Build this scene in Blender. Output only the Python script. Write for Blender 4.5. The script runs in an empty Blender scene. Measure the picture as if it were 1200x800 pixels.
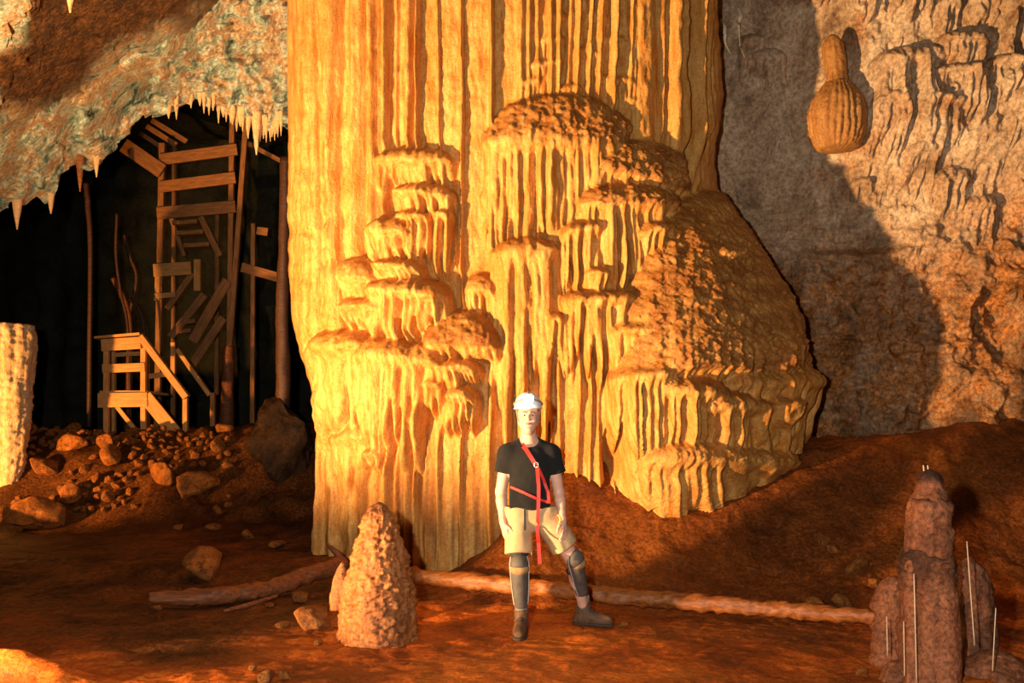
import bpy, bmesh, math, random
import numpy as np
from mathutils import Vector, Matrix

S = bpy.context.scene
COL = S.collection
FPX, HZ, CAMZ = 1178.0, 512.0, 1.5           # focal length in pixels, horizon row, eye height

def at(u, v, y):
    """world point seen at pixel (u, v) when it stands y metres in front of the camera"""
    return Vector(((u - 600.0) / FPX * y, y, CAMZ + (HZ - v) / FPX * y))

# ------------------------------------------------------------------ camera, world, lights, exposure
cam_d = bpy.data.cameras.new('camera')
cam = bpy.data.objects.new('camera', cam_d)
COL.objects.link(cam)
cam.location = (0, 0, CAMZ)
cam.rotation_euler = (math.pi / 2, 0, 0)
cam_d.sensor_width = 36.0
cam_d.lens = 36.0 * FPX / 1200.0
cam_d.shift_y = (HZ - 400.0) / 1200.0
cam_d.clip_end = 200
S.camera = cam

world = bpy.data.worlds.new('cave_dark')
S.world = world
world.use_nodes = True
world.node_tree.nodes['Background'].inputs[0].default_value = (0.02, 0.010, 0.004, 1)
world.node_tree.nodes['Background'].inputs[1].default_value = 0.5

def spot(name, loc, target, power, color, angle, blend, size=0.15):
    l = bpy.data.lights.new(name, 'SPOT')
    l.energy = power; l.color = color; l.spot_size = math.radians(angle); l.spot_blend = blend
    l.shadow_soft_size = size
    o = bpy.data.objects.new(name, l)
    COL.objects.link(o)
    o.location = loc
    o.rotation_euler = (Vector(target) - Vector(loc)).to_track_quat('-Z', 'Y').to_euler()
    return o

# floor flood lamp left of the frame, aimed up at the column
spot('flood_lamp_column', (-5.4, 4.7, 0.42), (0.7, 10.6, 5.1), 9600, (1.0, 0.60, 0.27), 98, 0.95, 0.14)
# second floor lamp further back on the left, beside the pale stalagmite
spot('flood_lamp_passage', (-8.9, 10.2, 0.6), (-5.4, 17.0, 2.8), 3300, (1.0, 0.46, 0.12), 60, 0.6, 0.10)
# the photographer's flash
spot('camera_flash', (-0.45, 0.1, 1.72), (0.1, 8.0, 1.4), 1600, (1.0, 0.93, 0.84), 80, 0.6, 0.05)

vs = S.view_settings
vs.view_transform = 'Standard'; vs.look = 'None'; vs.gamma = 1.0; vs.use_curve_mapping = False
vs.exposure = 0.28

# ------------------------------------------------------------------ numpy noise
_rng = np.random.RandomState(7)
_LAT = _rng.rand(64, 64, 64).astype(np.float32)

def noise3(x, y, z):
    x, y, z = np.broadcast_arrays(np.asarray(x, np.float32), np.asarray(y, np.float32), np.asarray(z, np.float32))
    xi, yi, zi = np.floor(x).astype(int), np.floor(y).astype(int), np.floor(z).astype(int)
    fx, fy, fz = x - xi, y - yi, z - zi
    fx, fy, fz = fx*fx*(3-2*fx), fy*fy*(3-2*fy), fz*fz*(3-2*fz)
    x0, y0, z0 = xi & 63, yi & 63, zi & 63
    x1, y1, z1 = (xi+1) & 63, (yi+1) & 63, (zi+1) & 63
    L = _LAT
    a = L[x0, y0, z0]*(1-fx) + L[x1, y0, z0]*fx
    b = L[x0, y1, z0]*(1-fx) + L[x1, y1, z0]*fx
    c = L[x0, y0, z1]*(1-fx) + L[x1, y0, z1]*fx
    d = L[x0, y1, z1]*(1-fx) + L[x1, y1, z1]*fx
    return ((a*(1-fy) + b*fy)*(1-fz) + (c*(1-fy) + d*fy)*fz)*2 - 1

def fbm(x, y, z, o=4, lac=2.03, g=0.5):
    s, a, t = 0.0, 1.0, 0.0
    for i in range(o):
        s = s + a*noise3(x + 17.3*i, y + 5.1*i, z + 9.7*i)
        t += a; a *= g; x = x*lac; y = y*lac; z = z*lac
    return s/t

def ridged(x, y, z, o=4):
    s, a, t = 0.0, 1.0, 0.0
    for i in range(o):
        s = s + a*(1 - 2*np.abs(noise3(x + 11.3*i, y + 3.1*i, z + 7.7*i)))
        t += a; a *= 0.5; x = x*2.05; y = y*2.05; z = z*2.05
    return s/t

def sst(a, b, x):
    t = np.clip((np.asarray(x, float) - a)/(b - a), 0, 1)
    return t*t*(3 - 2*t)

def h1(i, s=0):
    v = np.sin((i + 0.5)*12.9898 + s*78.233)*43758.5453
    return v - np.floor(v)

def ribs(u, w, seed=0, rmin=.34, rmax=.75, hmin=.45):
    """a row of rounded vertical ribs of random width and depth: 0 in the gaps, up to 1 on the crests"""
    c = np.floor(u/w)
    out = np.zeros_like(u)
    for k in (-1, 0, 1):
        i = c + k
        ctr = (i + .5 + (h1(i, seed) - .5)*.75)*w
        r = w*(rmin + (rmax - rmin)*h1(i, seed + 1))
        h = hmin + (1 - hmin)*h1(i, seed + 2)
        out = np.maximum(out, h*np.sqrt(np.clip(1 - ((u - ctr)/r)**2, 0, 1)))
    return out

# ------------------------------------------------------------------ mesh helpers
def mesh_fast(name, V, F, normals=None, smooth=True, attrs=None):
    """V (n,3), F (m,4) or (m,3) numpy arrays -> mesh"""
    V = np.ascontiguousarray(V, np.float32); F = np.ascontiguousarray(F, np.int32)
    me = bpy.data.meshes.new(name)
    k = F.shape[1]
    me.vertices.add(len(V)); me.vertices.foreach_set('co', V.ravel())
    me.loops.add(F.size); me.loops.foreach_set('vertex_index', F.ravel())
    me.polygons.add(len(F)); me.polygons.foreach_set('loop_start', np.arange(0, F.size, k, dtype=np.int32))
    me.polygons.foreach_set('use_smooth', np.full(len(F), smooth, dtype=bool))
    if attrs:
        for an, av in attrs.items():
            a = me.attributes.new(an, 'FLOAT', 'POINT')
            a.data.foreach_set('value', np.ascontiguousarray(av, np.float32).ravel())
    me.update(calc_edges=True)
    if normals is not None:
        me.normals_split_custom_set_from_vertices(np.ascontiguousarray(normals, np.float32))
    return me

def link(name, me, mat=None, parent=None):
    o = bpy.data.objects.new(name, me)
    COL.objects.link(o)
    if mat is not None and not me.materials:
        me.materials.append(mat)
    if parent is not None:
        o.parent = parent
    return o

def empty(name, loc=(0, 0, 0)):
    o = bpy.data.objects.new(name, None)
    COL.objects.link(o)
    o.location = loc
    o.empty_display_size = 0.2
    return o

def tag(o, label=None, cat=None, group=None, kind=None):
    if label: o['label'] = label
    if cat: o['category'] = cat
    if group: o['group'] = group
    if kind: o['kind'] = kind
    return o

def sub_mesh(name, V, F, sel, N=None, attrs=None):
    """the faces F[sel] as a mesh of their own that keeps the normals of the whole surface"""
    f = F[sel]
    used, inv = np.unique(f, return_inverse=True)
    return mesh_fast(name, V[used], inv.reshape(f.shape), None if N is None else N[used],
                     True, None if attrs is None else {k: a[used] for k, a in attrs.items()})

def grid_faces(n, m, wrap=False):
    i, j = np.meshgrid(np.arange(n - 1), np.arange(m if wrap else m - 1), indexing='ij')
    j2 = (j + 1) % m
    return np.stack([i*m + j, i*m + j2, (i+1)*m + j2, (i+1)*m + j], -1).reshape(-1, 4)

def grid_normals(P, wrap=False):
    if wrap:
        du = np.roll(P, -1, 1) - np.roll(P, 1, 1)
    else:
        du = np.gradient(P, axis=1)
    dv = np.gradient(P, axis=0)
    n = np.cross(du, dv)
    n /= np.maximum(np.linalg.norm(n, axis=-1, keepdims=True), 1e-9)
    return n

def proj(P):
    return 600 + FPX*P[..., 0]/P[..., 1], HZ - FPX*(P[..., 2] - CAMZ)/P[..., 1]

# ------------------------------------------------------------------ materials
def new_mat(name):
    m = bpy.data.materials.new(name); m.use_nodes = True
    nt = m.node_tree; nt.nodes.clear()
    out = nt.nodes.new('ShaderNodeOutputMaterial')
    b = nt.nodes.new('ShaderNodeBsdfPrincipled')
    nt.links.new(b.outputs[0], out.inputs[0])
    return m, nt, b

def tex_coord(nt, scale=(1, 1, 1), kind='Object'):
    tc = nt.nodes.new('ShaderNodeTexCoord'); mp = nt.nodes.new('ShaderNodeMapping')
    mp.inputs['Scale'].default_value = scale
    nt.links.new(tc.outputs[kind], mp.inputs[0])
    return mp.outputs[0]

def n_noise(nt, vec, scale, detail=6, rough=0.6, dist=0.0):
    n = nt.nodes.new('ShaderNodeTexNoise')
    n.inputs['Scale'].default_value = scale; n.inputs['Detail'].default_value = detail
    n.inputs['Roughness'].default_value = rough; n.inputs['Distortion'].default_value = dist
    nt.links.new(vec, n.inputs['Vector'])
    return n.outputs[0]

def n_ramp(nt, fac, stops):
    r = nt.nodes.new('ShaderNodeValToRGB')
    el = r.color_ramp.elements
    while len(el) < len(stops): el.new(0.5)
    for e, (p, c) in zip(el, stops):
        e.position = p
        e.color = (c[0], c[1], c[2], 1) if not isinstance(c, (int, float)) else (c, c, c, 1)
    nt.links.new(fac, r.inputs[0])
    return r.outputs[0]

def n_mix(nt, fac, a, b, mode='MIX'):
    m = nt.nodes.new('ShaderNodeMix'); m.data_type = 'RGBA'; m.blend_type = mode
    for s, val in ((0, fac), (6, a), (7, b)):
        if isinstance(val, (int, float)): m.inputs[s].default_value = val
        elif isinstance(val, tuple): m.inputs[s].default_value = (*val, 1)
        else: nt.links.new(val, m.inputs[s])
    return m.outputs[2]

def n_math(nt, op, a, b=None):
    m = nt.nodes.new('ShaderNodeMath'); m.operation = op
    for s, val in ((0, a), (1, b)):
        if val is None: continue
        if isinstance(val, (int, float)): m.inputs[s].default_value = val
        else: nt.links.new(val, m.inputs[s])
    return m.outputs[0]

def n_attr(nt, name):
    a = nt.nodes.new('ShaderNodeAttribute'); a.attribute_name = name
    return a.outputs['Fac']

def n_bump(nt, bsdf, h, strength=0.5, dist=0.02, prev=None):
    b = nt.nodes.new('ShaderNodeBump')
    b.inputs['Strength'].default_value = strength; b.inputs['Distance'].default_value = dist
    nt.links.new(h, b.inputs['Height'])
    if prev is not None: nt.links.new(prev, b.inputs['Normal'])
    nt.links.new(b.outputs[0], bsdf.inputs['Normal'])
    return b.outputs[0]

def plain(name, col, rough=0.7, var=0.25, scale=30, metal=0.0, bump=0.2, bdist=0.004, coat=None):
    m, nt, b = new_mat(name)
    v = tex_coord(nt)
    n = n_noise(nt, v, scale, 5, 0.65)
    c0 = tuple(max(0, x*(1 - var)) for x in col); c1 = tuple(min(1, x*(1 + var)) for x in col)
    nt.links.new(n_ramp(nt, n, [(0.3, c0), (0.7, c1)]), b.inputs['Base Color'])
    b.inputs['Roughness'].default_value = rough; b.inputs['Metallic'].default_value = metal
    if bump: n_bump(nt, b, n, bump, bdist)
    return m

# flowstone: cream calcite with ochre streaks that run down it; 'mud' = brown crust, 'pale' = clean white calcite
def flowstone_mat(name, cream, ochre, mud, rough=0.45, streak=(9, 9, 1.1), mottle=0.4):
    m, nt, b = new_mat(name)
    vs_ = tex_coord(nt, streak)
    v = tex_coord(nt)
    st = n_noise(nt, vs_, 1.6, 7, 0.62, 0.3)
    big = n_noise(nt, v, 1.3, 4, 0.6)
    c = n_mix(nt, n_ramp(nt, st, [(0.40, 0.0), (0.66, 1.0)]), cream, ochre)
    c = n_mix(nt, n_math(nt, 'MULTIPLY', n_ramp(nt, big, [(0.42, 0.0), (0.68, 1.0)]), 0.55), c, ochre)
    mud_t = n_noise(nt, v, 26, 5, 0.7)
    mudc = n_mix(nt, n_ramp(nt, mud_t, [(0.35, 0.0), (0.7, 1.0)]), mud, tuple(min(1, x*2.1) for x in mud))
    c = n_mix(nt, n_attr(nt, 'mud'), c, mudc)
    c = n_mix(nt, mottle, c, n_ramp(nt, n_noise(nt, v, 38, 6, 0.75), [(0.38, 0.18), (0.58, 1.0)]), 'MULTIPLY')
    b.inputs['Specular IOR Level'].default_value = 0.3
    nt.links.new(c, b.inputs['Base Color'])
    nt.links.new(n_ramp(nt, mud_t, [(0.3, rough - .12), (0.7, rough + .2)]), b.inputs['Roughness'])
    f1 = n_noise(nt, tex_coord(nt, (34, 34, 9)), 1.0, 6, 0.65)
    f2 = n_noise(nt, v, 48, 5, 0.7)
    p = n_bump(nt, b, f1, 0.6, 0.025)
    n_bump(nt, b, f2, 0.7, 0.018, p)
    return m

M = {}
M['flow'] = flowstone_mat('calcite_flowstone', (0.76, 0.42, 0.115), (0.54, 0.185, 0.018), (0.17, 0.052, 0.008))
M['stalag'] = flowstone_mat('calcite_stalagmite', (0.50, 0.19, 0.05), (0.32, 0.09, 0.015), (0.07, 0.020, 0.006), 0.36, mottle=.85)
M['stalag_pale'] = flowstone_mat('calcite_pale', (0.85, 0.66, 0.40), (0.70, 0.42, 0.16), (0.40, 0.20, 0.07), 0.5)
M['stalag_clay'] = flowstone_mat('calcite_clay', (0.38, 0.13, 0.05), (0.25, 0.07, 0.02), (0.045, 0.015, 0.006), 0.55, mottle=.75)
M['bulb'] = flowstone_mat('calcite_bulb', (0.52, 0.27, 0.085), (0.38, 0.15, 0.03), (0.20, 0.075, 0.018))

def rock_mat(name, stops, mud_shade_col, scale=1.4, bump=0.7, bd=0.04, rough=(0.45, 0.8), fine=22, crack=True):
    m, nt, b = new_mat(name)
    v = tex_coord(nt)
    n1 = n_noise(nt, v, scale, 9, 0.68, 0.4)
    n2 = n_noise(nt, v, fine, 6, 0.7)
    c = n_ramp(nt, n1, stops)
    n3 = n_noise(nt, v, scale*1.7, 7, 0.7, 0.6)
    mc = n_mix(nt, n_ramp(nt, n2, [(0.35, 0.0), (0.65, 1.0)]), mud_shade_col, tuple(min(1, x*2.2) for x in mud_shade_col))
    mc = n_mix(nt, n_ramp(nt, n3, [(0.38, 0.85), (0.60, 0.0)]), mc, tuple(x*.28 for x in mud_shade_col))
    c = n_mix(nt, n_attr(nt, 'mud'), c, mc)  # mud mask; also carries the shade painted on floor and ceiling
    c = n_mix(nt, 0.75, c, n_ramp(nt, n2, [(0.36, 0.22), (0.62, 1.0)]), 'MULTIPLY')
    b.inputs['Specular IOR Level'].default_value = 0.22
    nt.links.new(c, b.inputs['Base Color'])
    nt.links.new(n_ramp(nt, n2, [(0.3, rough[0]), (0.7, rough[1])]), b.inputs['Roughness'])
    p = n_bump(nt, b, n1, bump, bd*2)
    if crack:
        vo = nt.nodes.new('ShaderNodeTexVoronoi'); vo.feature = 'DISTANCE_TO_EDGE'
        vo.inputs['Scale'].default_value = 7
        w = nt.nodes.new('ShaderNodeVectorMath'); w.operation = 'ADD'
        nz = nt.nodes.new('ShaderNodeTexNoise'); nz.inputs['Scale'].default_value = 5; nt.links.new(v, nz.inputs['Vector'])
        nt.links.new(v, w.inputs[0]); nt.links.new(nz.outputs['Color'], w.inputs[1])
        nt.links.new(w.outputs[0], vo.inputs['Vector'])
        p = n_bump(nt, b, n_ramp(nt, vo.outputs['Distance'], [(0.0, 0.0), (0.08, 1.0)]), 0.35, 0.015, p)
    n_bump(nt, b, n2, 0.6, bd*.5, p)
    return m

M['wall'] = rock_mat('limestone_wall', [(0.30, (0.16, 0.085, 0.045)), (0.46, (0.56, 0.38, 0.22)), (0.62, (0.76, 0.57, 0.37)), (0.78, (0.52, 0.26, 0.10))], (0.30, 0.105, 0.018))
M['ceil'] = rock_mat('limestone_ceiling', [(0.32, (0.04, 0.025, 0.012)), (0.40, (0.26, 0.36, 0.25)), (0.47, (0.66, 0.72, 0.54)), (0.55, (0.62, 0.32, 0.11)), (0.61, (0.70, 0.66, 0.46)), (0.70, (0.22, 0.34, 0.23))], (0.09, 0.036, 0.009), 3.4, 1.0, 0.06)
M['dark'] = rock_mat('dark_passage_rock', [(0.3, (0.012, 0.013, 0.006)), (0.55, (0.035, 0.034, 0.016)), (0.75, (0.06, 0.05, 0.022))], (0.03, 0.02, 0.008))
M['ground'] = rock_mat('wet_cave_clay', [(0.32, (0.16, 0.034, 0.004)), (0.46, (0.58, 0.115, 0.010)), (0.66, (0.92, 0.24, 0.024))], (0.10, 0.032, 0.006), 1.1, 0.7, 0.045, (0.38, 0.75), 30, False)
M['rock'] = rock_mat('rubble_rock', [(0.35, (0.16, 0.042, 0.007)), (0.48, (0.50, 0.155, 0.022)), (0.66, (0.72, 0.28, 0.055))], (0.2, 0.08, 0.02), 3.0, 0.8, 0.05, (0.4, 0.75), 30, False)

def wood_mat(name, a, c, rough=0.65):
    m, nt, b = new_mat(name)
    g = n_noise(nt, tex_coord(nt, (1.2, 16, 16)), 3.0, 8, 0.65, 0.6)
    n = n_noise(nt, tex_coord(nt), 2.0, 4, 0.6)
    col = n_mix(nt, n_ramp(nt, g, [(0.35, 0.0), (0.65, 1.0)]), a, c)
    col = n_mix(nt, 0.5, col, n_ramp(nt, n, [(0.3, 0.55), (0.7, 1.0)]), 'MULTIPLY')
    nt.links.new(col, b.inputs['Base Color']); b.inputs['Roughness'].default_value = rough
    n_bump(nt, b, g, 0.5, 0.006)
    return m
M['wood'] = wood_mat('new_timber', (0.48, 0.19, 0.04), (0.80, 0.40, 0.11))
M['wood_old'] = wood_mat('old_timber', (0.22, 0.080, 0.018), (0.52, 0.21, 0.05))
M['log'] = wood_mat('rotten_log', (0.07, 0.020, 0.005), (0.30, 0.085, 0.016), 0.7)
M['log_dark'] = wood_mat('dark_red_log', (0.035, 0.012, 0.005), (0.11, 0.038, 0.014), 0.6)
M['log_mud'] = wood_mat('muddy_pole', (0.15, 0.040, 0.007), (0.42, 0.13, 0.02), 0.55)
M['dark_rock'] = rock_mat('dark_brown_rock', [(0.3, (0.012, 0.005, 0.002)), (0.55, (0.06, 0.024, 0.007)), (0.75, (0.16, 0.065, 0.018))], (0.03, 0.012, 0.004), 2.0, 0.8, 0.04)

# ================================================================== the cave: floor
def floor_z(x, y):
    x = np.asarray(x, float); y = np.asarray(y, float)
    left = 1 - sst(-1.4, 0.2, x)
    z = 1.32*sst(13.3, 15.7, y)*left
    z = z + 0.22*sst(9.2, 10.8, y)*left + 0.10*sst(11, 13.4, y)*left*sst(-5.5, -3.5, x)
    edge = x + 0.45*noise3(x*.6, y*.6, 3.3) - 0.35*(y - 9.4)
    mound = sst(8.55, 11.0, y + 0.18*noise3(x*.9, y*.5, 1.2))
    z = z + 1.42*mound*sst(-1.05, 0.35, edge)
    z = z + 0.30*sst(3.0, 6.5, x)*sst(7.5, 10, y)
    # a low bank of clay at the lower left and the foot of the right stalagmites
    z = z + 0.20*np.exp(-(((x + 3.10)/.45)**2 + ((y - 6.20 + .25*(x + 3.1))/.17)**2))
    z = z + 0.10*np.exp(-(((x - 2.7)/.5)**2 + ((y - 5.9)/.4)**2))
    # added unseen ridge, shading the trodden floor and column foot from the flood lamp
    dx, dy = x + 5.4, y - 4.7
    az = np.degrees(np.arctan2(dy, dx)); rr = np.hypot(dx, dy)
    z = z + 0.54*np.exp(-((rr - 1.65)/.42)**2)*sst(36, 46, az)*(1 - sst(75, 92, az))
    # roughness: smooth trodden clay on the left, lumpy slopes elsewhere
    lump = 0.25 + 0.75*np.maximum(sst(8.7, 9.6, y)*sst(-1.2, 0, x), sst(11.5, 13.6, y))
    lump = np.maximum(lump, 0.7*sst(-2.9, -2.0, x)*sst(7.8, 8.8, y))
    lump = lump + 1.3*sst(13.4, 14.0, y)*(1 - sst(16.2, 17, y))*left
    z = z + lump*(0.10*fbm(x*1.2, y*1.2, 4.4, 4) + 0.035*ridged(x*4.2, y*4.2, 8.1, 3))
    z = z + 0.022*fbm(x*5, y*5, 2.2, 4) + 0.010*ridged(x*13, y*13, 6.2, 2)
    return z

def fz(x, y):
    return float(floor_z(np.array([x]), np.array([y]))[0])

xs = np.concatenate([np.linspace(-16, -5.2, 70)[:-1], np.linspace(-5.2, 6.6, 430), np.linspace(6.6, 13, 30)[1:]])
ys = np.concatenate([np.linspace(-3, 5.0, 24)[:-1], np.linspace(5.0, 12.2, 360)[:-1], np.linspace(12.2, 26, 150)])
X, Y = np.meshgrid(xs, ys)
Zf = floor_z(X, Y)
P = np.stack([X, Y, Zf], -1)
mud = np.clip(sst(-0.15, 0.45, fbm(X*.5, Y*.5, 7.7, 3) + .5*sst(8.3, 9.2, Y) - .35*sst(7.6, 6.6, Y)*sst(-.8, .3, X))*0.8 + .9*sst(12.8, 13.8, Y)*(1 - sst(-3, -1.5, X)) + .7*sst(-1.2, -2.6, X)*sst(6.2, 7.5, Y), 0, 1)  # mud patches; at the left and under the rubble shade is painted in too
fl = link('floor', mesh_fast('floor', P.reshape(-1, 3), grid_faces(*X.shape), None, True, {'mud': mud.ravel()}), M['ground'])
tag(fl, 'wet orange clay cave floor rising to a mound around the column', kind='structure')

# ================================================================== flowstone relief
def canopies(U, V, feats, seed0=0):
    """relief (m) of rounded flowstone shelves with fringes of drapery below their lips.
    feats rows: (u centre, half width, top row, lip row, bottom row, protrusion, rib pitch, tilt, crust)"""
    best = np.zeros_like(U); win = np.full(U.shape, -1); drape = np.zeros(U.shape, bool); crust = np.zeros_like(U)
    for k, (uc, hw, vt, vl, vb, pr, rw, tilt, cr) in enumerate(feats):
        sd = seed0 + k*3.7
        m = (np.abs(U - uc) < hw*1.05) & (V > vt - 12) & (V < vb + 14 + abs(tilt))
        if not m.any(): continue
        u, v = U[m], V[m]
        x = (u - uc)/hw
        wob = 3.0*noise3(u/14, v/60, sd) + 2.0*noise3(u/5, v/30, sd + 9)
        xx = np.clip(np.abs(x + 0.10*noise3(v/18, sd, 0.5)), 0, 1)
        wp = np.sqrt(np.clip(1 - xx**3.4, 0, 1))
        lip = vl + tilt*x + 0.35*wob + (vl - vt)*0.10*xx**2
        top = vt + (lip - vt)*(1 - np.sqrt(np.clip(1 - xx**2, 0, 1)))*.9 + 0.3*wob
        t = np.clip((v - top)/np.maximum(lip - top, 1), 0, 1)
        dome = wp*np.sqrt(np.clip(1 - (1 - t)**2, 0, 1))
        r1 = ribs(u + 1.5*noise3(u/20, v/25, sd), rw, sd)
        r2 = ribs(u + 1.0*noise3(u/9, v/18, sd + 4), rw*.45, sd + 5)
        cell = np.floor(u/rw + .2*noise3(u/rw, 0.5, sd))
        ln = (vb - lip)*(0.92 + 0.38*noise3(u/(rw*.9), sd, 2.2))
        s = np.clip((v - lip)/np.maximum(ln, 1), 0, 1.0)
        amp = min(0.85, 0.13/pr + 0.16) * sst(0, .12, s)
        body = wp*(1 - 0.34*s**1.1)*np.sqrt(np.clip(1 - s**6, 0, 1)) * (1 - amp*(1 - np.maximum(r1, .5*r2)))
        body = np.where(s >= 1, 0, body)
        # tips thin out between the ribs
        body = body*np.where(s > .55, sst(0.0, .45, r1 - (s - .62)*1.2 + .1), 1)
        under = v > lip
        d = pr*np.where(under, body, dome)
        d = np.where((v < top) | (xx >= 1), 0, d)
        # small overhanging scallops along the lip
        d = d + np.where((d > 0), 0.010*np.exp(-((v - lip)/4.0)**2)*(ribs(u, rw*.8, sd + 8)), 0)
        if cr and seed0 > 10:
            d = d + np.where(d > 0, (~under)*cr*(0.030*fbm(u/5.5, v/3.6, sd, 3) + 0.020*ridged(u/9, v/4.5, sd, 2)), 0)
        b = best[m]; w = win[m]; dr = drape[m]; c = crust[m]
        up = d > b
        b[up] = d[up]; w[up] = k; dr[up] = under[up]
        c[up] = (np.where(under, 0.0, cr*(sst(.0, .25, 1 - t) if cr < 1 else 1 - .0*t)))[up]
        best[m] = b; win[m] = w; drape[m] = dr; crust[m] = c
    return best, win, drape, crust

# ------------------------------------------------------------------ the great column
COLY, COLB = 12.0, 1.95
Lk = np.array([(-120, 338), (0, 338), (200, 339), (370, 341), (400, 350), (440, 363), (480, 369), (520, 373), (560, 372), (600, 366), (640, 366), (720, 366)], float)
Rk = np.array([(-120, 835), (0, 834), (150, 833), (200, 836), (240, 845), (280, 864), (330, 884), (380, 903), (420, 919), (460, 927), (500, 926), (540, 918), (575, 898), (600, 870), (640, 830), (720, 800)], float)
NV, NU = 470, 860
vrow = np.linspace(720, -125, NV)
zrow = CAMZ + (HZ - vrow)/FPX*11.7
Lx = (np.interp(vrow, Lk[:, 0], Lk[:, 1]) - 600)/FPX*11.7
Rx = (np.interp(vrow, Rk[:, 0], Rk[:, 1]) - 600)/FPX*11.7
def smooth1(a, n):
    k = np.ones(n)/n
    return np.convolve(np.pad(a, n//2, 'edge'), k, 'valid')[:len(a)]
Lx, Rx = smooth1(Lx, 15), smooth1(Rx, 15)
cx, ax = (Lx + Rx)/2, (Rx - Lx)/2
th = np.concatenate([np.linspace(-1.75, 1.75, NU), np.linspace(1.75, 2*math.pi - 1.75, 62)[1:-1]])
TH, CXg = np.meshgrid(th, cx); AXg = np.meshgrid(th, ax)[1]; ZG = np.meshgrid(th, zrow)[1]
sq = lambda a, p: np.sign(a)*np.abs(a)**p
base = np.stack([CXg + AXg*sq(np.sin(TH), .92), COLY - COLB*sq(np.cos(TH), .92), ZG], -1)
nrm = np.stack([np.sin(TH)*COLB, -np.cos(TH)*AXg, 0*TH], -1); nrm /= np.linalg.norm(nrm, axis=-1, keepdims=True)

COLFEAT = [
 # u,  hw,  top, lip, bot, prot, rib, tilt, crust
 # fine terraces of the upper middle panel
 (652, 17, 12, 20, 46, .07, 6, 3, 0), (694, 26, 10, 20, 66, .08, 7, 5, 0), (650, 17, 40, 46, 76, .10, 6, -2, 0), (727, 28, 40, 50, 100, .09, 8, 8, 0),
 (640, 22, 68, 75, 118, .12, 6, -5, 0), (690, 20, 52, 60, 104, .11, 6, 3, 0), (728, 25, 86, 94, 140, .13, 7, 6, 0), (620, 16, 88, 96, 140, .12, 6, -3, 0), (744, 16, 112, 119, 165, .15, 7, 3, 0), (668, 17, 96, 104, 130, .14, 6, 0, .4),
 # stack of shelves on the left
 (487, 49, 172, 190, 226, .36, 8, 0, .3), (497, 38, 212, 229, 258, .42, 7, 4, .25), (484, 22, 244, 254, 318, .47, 6, 0, .2), (518, 16, 244, 252, 330, .42, 7, 4, .1),
 (460, 25, 252, 274, 312, .56, 7, 0, .5), (466, 32, 300, 315, 332, .60, 7, 5, .5), (477, 54, 322, 344, 412, .70, 9, 6, .5), (421, 20, 300, 328, 356, .48, 8, 0, .5), (425, 24, 346, 362, 390, .52, 8, 0, .5),
 (542, 50, 362, 404, 424, .62, 9, 2, 1), (402, 30, 384, 406, 500, .56, 9, -4, .5), (452, 46, 392, 419, 545, .66, 10, 5, .6), (492, 26, 398, 424, 500, .60, 8, 4, .5), (529, 36, 418, 432, 460, .58, 7, 3, .5), (540, 23, 450, 466, 506, .60, 8, 3, .5), (506, 13, 442, 452, 484, .52, 6, 0, .3),
 (562, 19, 320, 342, 376, .30, 7, 0, .5), (413, 15, 486, 514, 580, .34, 9, 0, .5), (437, 12, 520, 534, 552, .40, 7, 0, .5),
 # central dome and its long curtains
 (656, 90, 108, 168, 292, .40, 9, 3, .9), (617, 42, 276, 296, 520, .46, 10, -2, .6),
 # shelves that step down to the right
 (752, 58, 162, 208, 232, .44, 8, 14, 1), (738, 62, 208, 238, 344, .56, 9, 2, 1), (682, 27, 256, 271, 348, .54, 8, -5, .6), (770, 26, 256, 271, 310, .62, 7, -6, .7), (700, 17, 312, 322, 350, .60, 7, 0, .5),
 (702, 50, 336, 352, 440, .62, 9, -4, .7), (651, 12, 366, 377, 440, .50, 7, 0, .4), (750, 42, 372, 388, 446, .68, 9, -2, .7),
 # big crusted mound and the skirt under it
 (826, 104, 222, 432, 452, .74, 11, -6, 1), (856, 22, 278, 300, 338, .66, 8, 0, .8),
 (756, 46, 424, 441, 566, .86, 9, -5, .8), (815, 50, 436, 462, 556, .84, 8, 6, .9), (862, 42, 452, 478, 560, .82, 8, 0, .8), (893, 36, 426, 450, 566, .74, 9, 0, .6), (826, 88, 512, 542, 650, .84, 9, 4, .6),
]

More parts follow.
